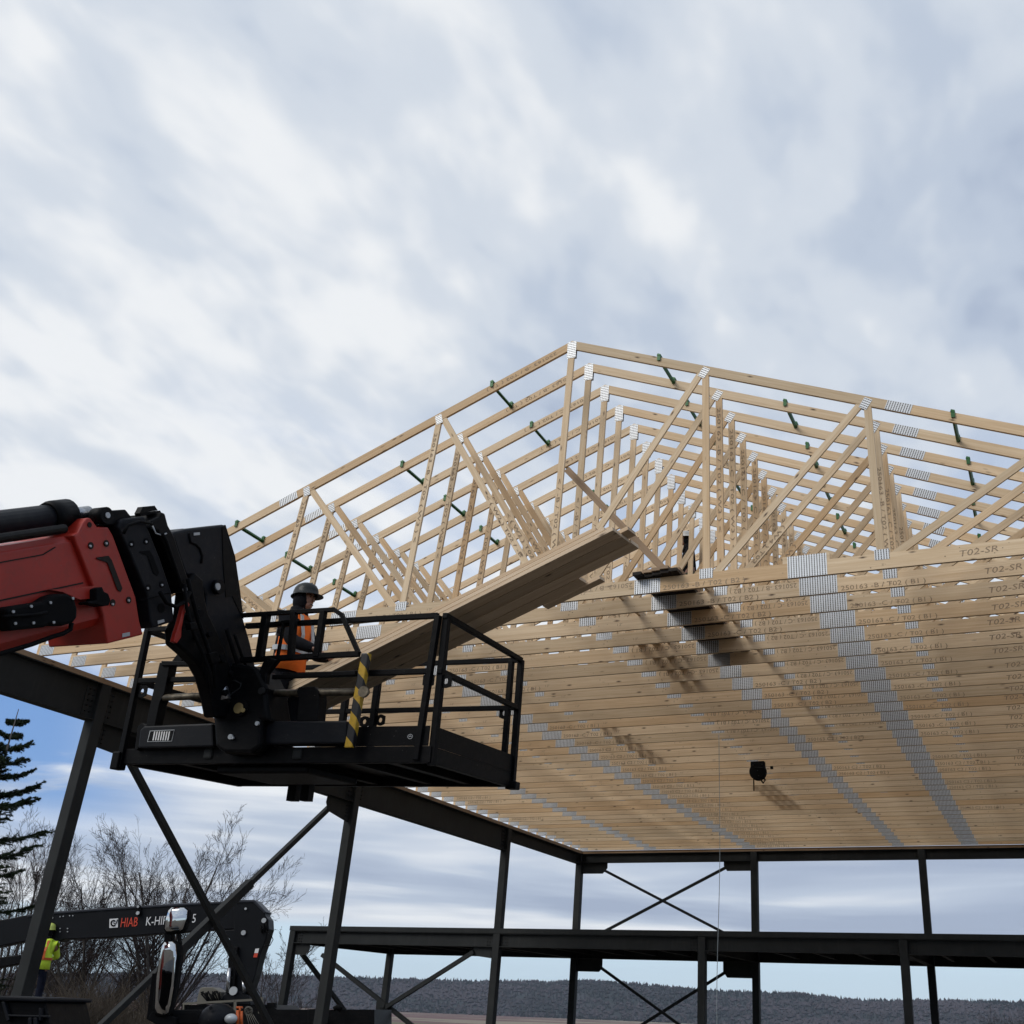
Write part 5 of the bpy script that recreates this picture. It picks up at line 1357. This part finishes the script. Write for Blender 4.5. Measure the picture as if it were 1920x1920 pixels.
# lettering and badge
kx = (KX(400, 1700) - KX(200, 1711)).normalized(); kz = V((0, 0, 1)); kz = (kz - kx * kz.dot(kx)).normalized(); pm = 27.0 / F
def ktext(s, x, y, h, w, mat, off=-0.012, name='lettering'):
    b = MB(); put_text(b, s, h * pm, KX(x, y, off), kx, kz, w * pm); world_child(b, name, M[mat], truck)
ktext('HIAB', 224.5, 1738.5, 16.5, 32, 'redtext'); ktext('K-HIPRO', 272, 1735.5, 15.5, 62, 'white'); ktext('15', 351, 1730.5, 15.5, 15, 'white')
b = MB(); b.prism([KX(205.5, 1723, -0.006), KX(221.5, 1722, -0.006), KX(221, 1739, -0.006), KX(205, 1740, -0.006)], -FH * 0.004); badge = world_child(b, 'badge', M['white'], truck)
b = MB(); cc_ = [(212.8 + cos(a_) * 4.6, 1731 + sin(a_) * 5.0) for a_ in [x * pi / 8 for x in range(2, 15)]]
b.tube([KX(x, y, -0.014) for x, y in cc_], 0.018, 6); b.tube([KX(x, y, -0.014) for x, y in ((213, 1730), (216, 1733), (219, 1729), (220, 1724))], 0.014, 6); world_child(b, 'badge_mark', M['black'], truck)
b = MB(); b.prism([KX(479, 1779, -0.05), KX(486, 1778, -0.05), KX(484, 1787, -0.05), KX(477, 1787, -0.05)], -FH * 0.01); world_child(b, 'badge', M['white'], truck)
b = MB(); b.prism([KX(477, 1787.5, -0.05), KX(484, 1787.5, -0.05), KX(482, 1795, -0.05), KX(475, 1795, -0.05)], -FH * 0.01); world_child(b, 'badge', M['redtext'], truck)
# crane base, bed, chassis
kprism([(418, 1866), (430, 1858), (448, 1858), (466, 1868), (470, 1884), (412, 1884)], 'crane_base', 'crane', -0.2, 0.8)
kprism([(374, 1855), (378, 1851), (398, 1851), (414, 1860), (414, 1880), (368, 1884), (370, 1870)], 'oil_tank', 'beige', -0.1, 0.6)
b = MB()
for i in range(9):
    pts = [KX(378 + i * 4 + random.uniform(-2, 2), 1862 + random.uniform(-4, 6), -0.3) for _ in range(4)] ; pts += [KX(392 + i * 3, 1880, -0.3)]
    b.tube(pts, 0.02, 6)
world_child(b, 'hydraulic_hose', M['rubber'], truck)
kprism([(343, 1880), (486, 1872), (486, 1876), (345, 1884), (345, 1896), (342, 1896)], 'side_rail', 'beige', -0.6, 0.06, bevel=0.0)
kprism([(438, 1876), (443, 1876), (443, 1900), (438, 1900)], 'side_rail_post', 'beige', -0.6, 0.06, bevel=0.0)
kprism([(484, 1872), (492, 1869), (494, 1900), (484, 1900)], 'side_rail_post', 'beige', -0.6, 0.08, bevel=0.0)
kprism([(500, 1880), (515, 1880), (515, 1892), (500, 1892)], 'lamp', 'rubber', -0.5, 0.2)
kprism([(340, 1884), (505, 1884), (520, 1893), (702, 1893), (702, 1960), (340, 1960)], 'truck_bed', 'black', -0.5, 2.3, bevel=0.0)
kprism([(577, 1892), (594, 1891), (600, 1900), (600, 1925), (577, 1925)], 'mudguard', 'black', -0.9, 0.4)
b = MB(); b.tube([KX(626, 1892, -0.7), KX(632, 1888, -0.7), KX(640, 1894, -0.7)], 0.06, 8); world_child(b, 'chain_binder', M['rubber'], truck)
for px_ in (380, 450, 600, 660):
    for off in (-0.4, 1.6):
        w0 = KX(px_, 1925, off); b = MB(); b.tube([V((w0.x, w0.y, 0.5)), V((w0.x, w0.y, 0.5)) + FH * 0.28], 0.5, 24); wh = world_child(b, 'wheel', M['rubber'], truck)
b = MB(); lo = KX(20, 1880, -0.3); hi = KX(105, 1880, 0.8)
b.prism([V((KX(-8, 1898, -0.4).x, KX(-8, 1898, -0.4).y, 0.0)), V((KX(74, 1898, -0.4).x, KX(74, 1898, -0.4).y, 0.0)), V((KX(74, 1898, -0.4).x, KX(74, 1898, -0.4).y, CW.z - 0.03)), V((KX(-8, 1898, -0.4).x, KX(-8, 1898, -0.4).y, CW.z - 0.03))], FH * 1.4)
world_child(b, 'operator_stand', M['black'], truck)
kprism([(-40, 1800), (38, 1790), (40, 1806), (-40, 1822)], 'stabiliser_arm', 'black', 0.1, 0.3)

# ================================================================== NEAR EQUIPMENT CUT BY THE LOWER EDGE
# parked vehicle below the frame, its mirrors reaching up into view
van = empty('parked_truck', (at(330, 1960, 6.2).x, at(330, 1960, 6.2).y, 0), 'dark truck low in the foreground, only its mirrors and indicator lamp showing', 'truck')
NP = at(320, 1830, 6.2)
def NX(px, py, off=0.0): return onP(px, py, NP + FH * off, FH)
def nvprism(px, name, mat, off=0.0, th=0.08, bevel=0.01, parent=None):
    b = MB(); b.prism([NX(x, y, off) for x, y in px], FH * th); return world_child(b, name, M[mat] if isinstance(mat, str) else mat, parent or van, bevel=bevel)
h1 = nvprism([(312, 1706), (318, 1700), (346, 1700), (354, 1706), (353, 1722), (346, 1742), (338, 1750), (310, 1750), (305, 1742), (308, 1722)], 'mirror_housing', 'rubber', 0.004, 0.06, 0.012)
def curved_glass(poly, name, off, bulge, parent, tilt=0.0):
    """slightly convex mirror pane"""
    ym = sum(q[1] for q in poly) / len(poly); P = [NX(x, y, off) + FH * (tilt * (y - ym)) for x, y in poly]; cen = sum(P, V((0, 0, 0))) / len(P); b = MB()
    rg = []
    for t in (1.0, 0.75, 0.5, 0.25):
        rg.append([b.bm.verts.new(cen.lerp(p, t) - FH * bulge * (1 - t * t)) for p in P])
    cv = b.bm.verts.new(cen - FH * bulge)
    n = len(P)
    for i in range(3):
        for k in range(n):
            f = b.quad([rg[i][k], rg[i][(k + 1) % n], rg[i + 1][(k + 1) % n], rg[i + 1][k]]); f.smooth = True
    for k in range(n):
        f = b.quad([rg[3][k], rg[3][(k + 1) % n], cv]); f.smooth = True
    bk = [b.bm.verts.new(p + FH * 0.006) for p in P]
    for k in range(n): b.quad([rg[0][(k + 1) % n], rg[0][k], bk[k], bk[(k + 1) % n]])
    b.quad(bk)
    return world_child(b, name, M['mirror'], parent)
curved_glass([(316, 1707), (322, 1701.5), (345, 1702), (351, 1707), (350, 1721), (343, 1741), (337, 1746), (312, 1746), (309, 1741), (311, 1722)], 'mirror_glass', -0.004, 0.012, h1)
h2 = nvprism([(303, 1773), (309, 1764), (327, 1763), (336, 1770), (338, 1790), (330, 1850), (318, 1902), (308, 1908), (288, 1904), (284, 1892), (290, 1830)], 'mirror_housing', 'rubber', 0.004, 0.07, 0.014)
curved_glass([(306, 1774), (311, 1767), (325, 1766), (331, 1771), (332, 1790), (324, 1850), (313, 1898), (306, 1903), (292, 1899), (288, 1890), (294, 1830)], 'mirror_glass', -0.03, 0.004, h2, 0.00035)
nvprism([(308, 1748), (322, 1748), (321, 1766), (307, 1766)], 'mirror_bracket', 'rubber', 0.02, 0.05, 0.004); nvprism([(331, 1748), (336, 1748), (338, 1770), (333, 1770)], 'mirror_bracket', 'rubber', 0.02, 0.04, 0.004)
nvprism([(284, 1896), (276, 1912), (300, 1925), (330, 1925), (330, 1908)], 'mirror_arm', 'rubber', 0.02, 0.05, 0.006)
nvprism([(274, 1912), (285, 1825), (292, 1825), (288, 1905)], 'mirror_arm', 'rubber', 0.05, 0.03, 0.004)
nvprism([(318, 1893), (370, 1893), (380, 1900), (384, 1925), (318, 1925)], 'roof_rail', 'rubber', 0.05, 0.3, 0.02)
b = MB(); b.sphere(NX(408, 1912, 0.1), 0.108, (1.0, 1.0, 0.82), 24, 16); b.disc(NX(396, 1890, -0.0), -FH, 0.010, 0.01, 8); world_child(b, 'fender_mirror', M['navy'], van)
b = MB(); b.sphere(NX(433, 1910, 0.0), 0.036, (1.1, 0.9, 0.75), 16, 10); world_child(b, 'indicator_lamp', M['silver'], van)
b = MB(); b.tube([NX(446, 1925, 0.05), NX(446, 1894, 0.05)], 0.010, 8); b.tube([NX(453, 1925, 0.05), NX(453, 1896, 0.05)], 0.008, 8); b.tube([NX(443, 1889, 0.05), NX(455, 1889, 0.05)], 0.006, 8); b.tube([NX(450, 1889, 0.05), NX(450, 1898, 0.05)], 0.006, 8); world_child(b, 'jack_handle', M['orange_paint'], van)
b = MB(); cw = NX(466, 1896, 0.06)
for k in range(14):
    a_, a2 = 2 * pi * k / 14, 2 * pi * (k + 1) / 14; b.tube([cw + RT * cos(a_) * 0.020 + UP * sin(a_) * 0.024, cw + RT * cos(a2) * 0.020 + UP * sin(a2) * 0.024], 0.006, 6)
for k in range(5): a_ = 2 * pi * k / 5; b.tube([cw, cw + RT * cos(a_) * 0.020 + UP * sin(a_) * 0.024], 0.003, 5)
for k in range(5): b.tube([NX(462 + k * 3, 1902, 0.06), NX(468 + k * 5, 1925, 0.06)], 0.002, 5)
world_child(b, 'crank_wheel', M['beige'], van)
# body of it, below the frame
b = MB(); c0 = NX(250, 1960, 0.1); c1 = NX(620, 1960, 0.1); z1 = 1.50
b.prism([V((c0.x, c0.y, 0.45)), V((c1.x, c1.y, 0.45)), V((c1.x, c1.y, 1.30)), V((c0.x, c0.y, 1.44))], FH * 1.8); world_child(b, 'cab_body', M['navy'], van, bevel=0.06)
for t in (0.2, 0.8):
    for off in (0.02, 1.5):
        w0 = c0.lerp(c1, t) + FH * off; b = MB(); b.tube([V((w0.x, w0.y, 0.42)), V((w0.x, w0.y, 0.42)) + FH * 0.24], 0.42, 24); world_child(b, 'wheel', M['rubber'], van)

# black guard frame in the lower left corner
GP = at(45, 1890, 5.0)
def GX(px, py, off=0.0): return onP(px, py, GP + FH * off, FH)
gd = empty('machine_guard', (GP.x, GP.y, 0), 'black steel machine hood and guard cut off by the lower left corner of the view', 'machine part')
def gprism(px, name, mat='black', off=0.0, th=0.1, bevel=0.008):
    b = MB(); b.prism([GX(x, y, off) for x, y in px], FH * th); return world_child(b, name, M[mat], gd, bevel=bevel)
gprism([(-60, 1866), (4, 1867), (83, 1870), (88, 1874), (84, 1879), (5, 1876), (-60, 1875)], 'hood_edge', 'navy', -0.03, 0.5)
gprism([(-60, 1875), (84, 1878), (92, 1912), (96, 1960), (-60, 1960)], 'hood_panel', 'black', 0.0, 0.45)
gprism([(2, 1878), (8, 1878), (18, 1912), (12, 1916)], 'strut', 'navy', -0.03, 0.03, 0.003); gprism([(72, 1890), (77, 1890), (76, 1914), (72, 1914)], 'strut', 'navy', -0.03, 0.03, 0.003)
gprism([(14, 1902), (90, 1904), (90, 1908), (14, 1906)], 'cross_bar', 'navy', -0.03, 0.03, 0.003)
for x in (52, 62): gprism([(x, 1908), (x + 7, 1908), (x + 7, 1925), (x, 1925)], 'latch', 'navy', -0.04, 0.03, 0.003)
b = MB(); q0_, q1_ = GX(-60, 1960, 0.0), GX(96, 1960, 0.0); b.prism([V((q0_.x, q0_.y, 0)), V((q1_.x, q1_.y, 0)), V((q1_.x, q1_.y, q1_.z + 0.02)), V((q0_.x, q0_.y, q0_.z + 0.02))], FH * 0.45); world_child(b, 'base', M['black'], gd)

# ================================================================== TREES
def bare_tree(seed, height, stems, spread, name='bare_tree', twigs=1.0):
    r = random.Random(seed); tb = MB(); cb_ = MB()
    def grow(b, p, d, L, rad, lvl):
        n = 4 if lvl < 2 else 3
        pts = [p.copy()]; rads = [rad]; q = p.copy(); dd_ = d.copy(); kids = []
        for i in range(n):
            dd_ = (dd_ + V((r.gauss(0, 0.10), r.gauss(0, 0.10), 0.035 + r.gauss(0, 0.05)))).normalized()
            q = q + dd_ * (L / n); pts.append(q.copy()); rads.append(max(0.0055, rad * (1 - 0.72 * (i + 1) / n)))
            if lvl < 4:
                nk = {0: 1.9, 1: 1.8, 2: 1.7, 3: 1.1}[lvl] * twigs
                m = int(nk) + (1 if r.random() < nk - int(nk) else 0)
                if lvl == 0 and i == 0: m = 1
                for _ in range(m): kids.append((q - dd_ * (L / n) * r.random(), rads[-1], dd_.copy(), (i + 1) / n))
        b.tube(pts, rads, 7 if lvl == 0 else 5 if lvl == 1 else 3, cap=False)
        for kp, kr, kd, f in kids:
            ax = V((r.gauss(0, 1), r.gauss(0, 1), r.gauss(0, 0.4))).normalized(); sd__ = kd.cross(ax)
            if sd__.length < 0.1: continue
            nd_ = (kd * 0.86 + sd__.normalized() * r.uniform(0.40, 0.75) + V((0, 0, 0.08))).normalized()
            grow(cb_, kp, nd_, L * r.uniform(0.42, 0.62) * (1.1 - 0.35 * f), max(0.004, kr * 0.62), lvl + 1)
    for s in range(stems):
        a_ = 2 * pi * s / stems + r.uniform(-0.4, 0.4); lean = spread * r.uniform(0.5, 1.0)
        grow(tb, V((cos(a_) * 0.15, sin(a_) * 0.15, -0.05)), V((cos(a_) * lean, sin(a_) * lean, 1)).normalized(), height * r.uniform(0.55, 0.74), 0.0095 * height * r.uniform(0.8, 1.1), 0)
    return tb, cb_


def place_tree(px, depth, proto, label, scale=1.0, rz=0.0, group='bare trees beyond the steel frame'):
    p = at(px, 1870, depth); z = ground_z(p.x, p.y)
    if callable(proto):
        tb, cb_ = proto(); e = empty('bare_tree', (p.x, p.y, z), label, 'tree', group, (0, 0, rz)); e.scale = (scale,) * 3
        tb.build('trunk', M['bark'], e, fix=False); cb_.build('crown', M['twig'], e, fix=False); return e
    e = copy_tree(proto, (p.x, p.y, z), label); e.rotation_euler = (0, 0, rz); e.scale = (scale,) * 3; return e


t1 = place_tree(305, 42, lambda: bare_tree(5, 9.6, 9, 0.40), 'tallest round-crowned bare tree, rising behind the lettering on the crane boom')
t2 = place_tree(175, 44, lambda: bare_tree(9, 8.2, 8, 0.75), 'bare spreading tree just right of the first steel column')
t5 = place_tree(0, 44, t2, 'bare twiggy tree between the spruce and the first steel column', 1.1, 1.2)
t6 = place_tree(505, 38, lambda: bare_tree(21, 4.6, 4, 0.22, twigs=0.7), 'thin bare willow right of the folded crane arm')
t7 = place_tree(110, 58, t1, 'low bare tree beyond the worker in yellow', 0.72, 0.7)
t8 = place_tree(535, 36, t6, 'sparse young bare tree against the ridge, left of the floor extension', 0.66, 2.4)
t9 = place_tree(1895, 60, t2, 'bare bush at the lower right edge of the view', 0.36, 2.4)

# brush on the bank
r = random.Random(40); b = MB()
for i in range(1500):
    px = r.uniform(95, 330); p = at(px, 1880, r.uniform(36, 44)); p.z = ground_z(p.x, p.y)
    L_ = r.uniform(0.8, 2.5) * (1.15 if px < 240 else 0.8); d = V((r.gauss(0, 0.5), r.gauss(0, 0.5), 1)).normalized()
    q = p + d * L_ * 0.5; d2 = (d + V((r.gauss(0, 0.5), r.gauss(0, 0.5), -0.1))).normalized()
    b.tube([p, q, q + d2 * L_ * 0.5], [0.014, 0.009, 0.004], 3, cap=False)
    for _ in range(2):
        m_ = p.lerp(q, r.random()); d3 = (d + V((r.gauss(0, 0.8), r.gauss(0, 0.8), 0))).normalized(); b.tube([m_, m_ + d3 * L_ * 0.35], [0.008, 0.003], 3, cap=False)
b.build('brush', M['brush'], kind='stuff', fix=False, label='tangle of dry brown brush on the bank behind the crane', cat='brush')


def spruce(seed, height, rbase):
    r = random.Random(seed); tb = MB(); tb.tube([(0, 0, 0), (0.02, 0, height * 0.5), (0, 0, height)], [0.16, 0.09, 0.012], 9)
    nb = MB(); bb = MB()
    z = height * 0.12
    def needles(p, d, L, n):
        for _ in range(n):
            t = r.random(); c = p + d * L * t; ax = V((r.gauss(0, 1), r.gauss(0, 1), r.gauss(0, 1))).normalized(); sd__ = d.cross(ax)
            if sd__.length < 0.1: continue
            sd__.normalize(); nd_ = (d * 0.75 + sd__ * 0.9).normalized(); l = r.uniform(0.05, 0.10); w = sd__.cross(d).normalized() * 0.011
            q = [nb.bm.verts.new(c - w), nb.bm.verts.new(c + w), nb.bm.verts.new(c + nd_ * l)]
            nb.bm.faces.new(q)
    while z < height - 0.15:
        f = 1 - z / height; rad = rbase * (f ** 0.8) + 0.12
        nbm = r.choice((4, 5, 5))
        for k in range(nbm):
            a_ = r.uniform(0, 2 * pi); L = rad * r.uniform(0.6, 1.1)
            d = V((cos(a_), sin(a_), 0.30 - 0.55 * f)).normalized(); p = V((0, 0, z)); pts = [p]; seg = 5
            for i in range(seg):
                d = (d + V((0, 0, 0.09)) + V((r.gauss(0, .04), r.gauss(0, .04), 0))).normalized(); p = p + d * L / seg; pts.append(p.copy())
            bb.tube(pts, [0.022 * (1 - i / (seg + 1)) for i in range(seg + 1)], 4, cap=False)
            for i in range(1, seg + 1):
                for s in (-1, 1):
                    for rep in range(2):
                        side = d.cross(V((0, 0, 1))).normalized() * s; ln = L * 0.34 * (1.15 - i / (seg + 1)) * r.uniform(0.7, 1.2) + 0.06
                        td = (d * 0.75 + side * 0.8 + V((0, 0, r.uniform(-0.35, 0.05)))).normalized(); bp_ = pts[i].lerp(pts[i - 1], r.random())
                        bb.tube([bp_, bp_ + td * ln], [0.007, 0.003], 3, cap=False); needles(bp_, td, ln, int(44 + ln * 160))
                        for u in range(2):
                            b2_ = bp_ + td * ln * r.uniform(0.3, 0.9); t2_ = (td + V((r.gauss(0, .6), r.gauss(0, .6), r.gauss(-0.2, .3)))).normalized(); needles(b2_, t2_, ln * 0.45, 26)
                needles(pts[i - 1], (pts[i] - pts[i - 1]).normalized(), (pts[i] - pts[i - 1]).length, 30)
        z += r.uniform(0.42, 0.62)
    return tb, bb, nb


sp_ = at(-128, 1880, 33.0); sp_.z = 0
tb, bb, nb = spruce(4, 10.5, 3.7)
e = empty('spruce_tree', sp_, 'dark green spruce with drooping boughs at the left edge of the view', 'tree')
tb.build('trunk', M['bark'], e, fix=False); bb.build('branches', M['bark'], e, fix=False); nb.build('crown', M['needle'], e, fix=False)

# ================================================================== HAZE
b = MB(); b.box((-9000, -60, -24.5), (9000, 9000, 330))
m = bpy.data.materials.new('haze'); m.use_nodes = True; t = NT(m.node_tree)
for nd in list(t.n): t.n.remove(nd)
ot = t.add('ShaderNodeOutputMaterial'); pvn = t.add('ShaderNodeVolumePrincipled'); pvn.inputs['Density'].default_value = 0.000034; pvn.inputs['Color'].default_value = (0.72, 0.82, 1.0, 1); pvn.inputs['Anisotropy'].default_value = 0.2
t.link(pvn.outputs[0], ot.inputs['Volume'])
USE_HAZE = True
if USE_HAZE: b.build('haze', m, kind='stuff', label='thin blue distance haze over the valley', cat='haze')
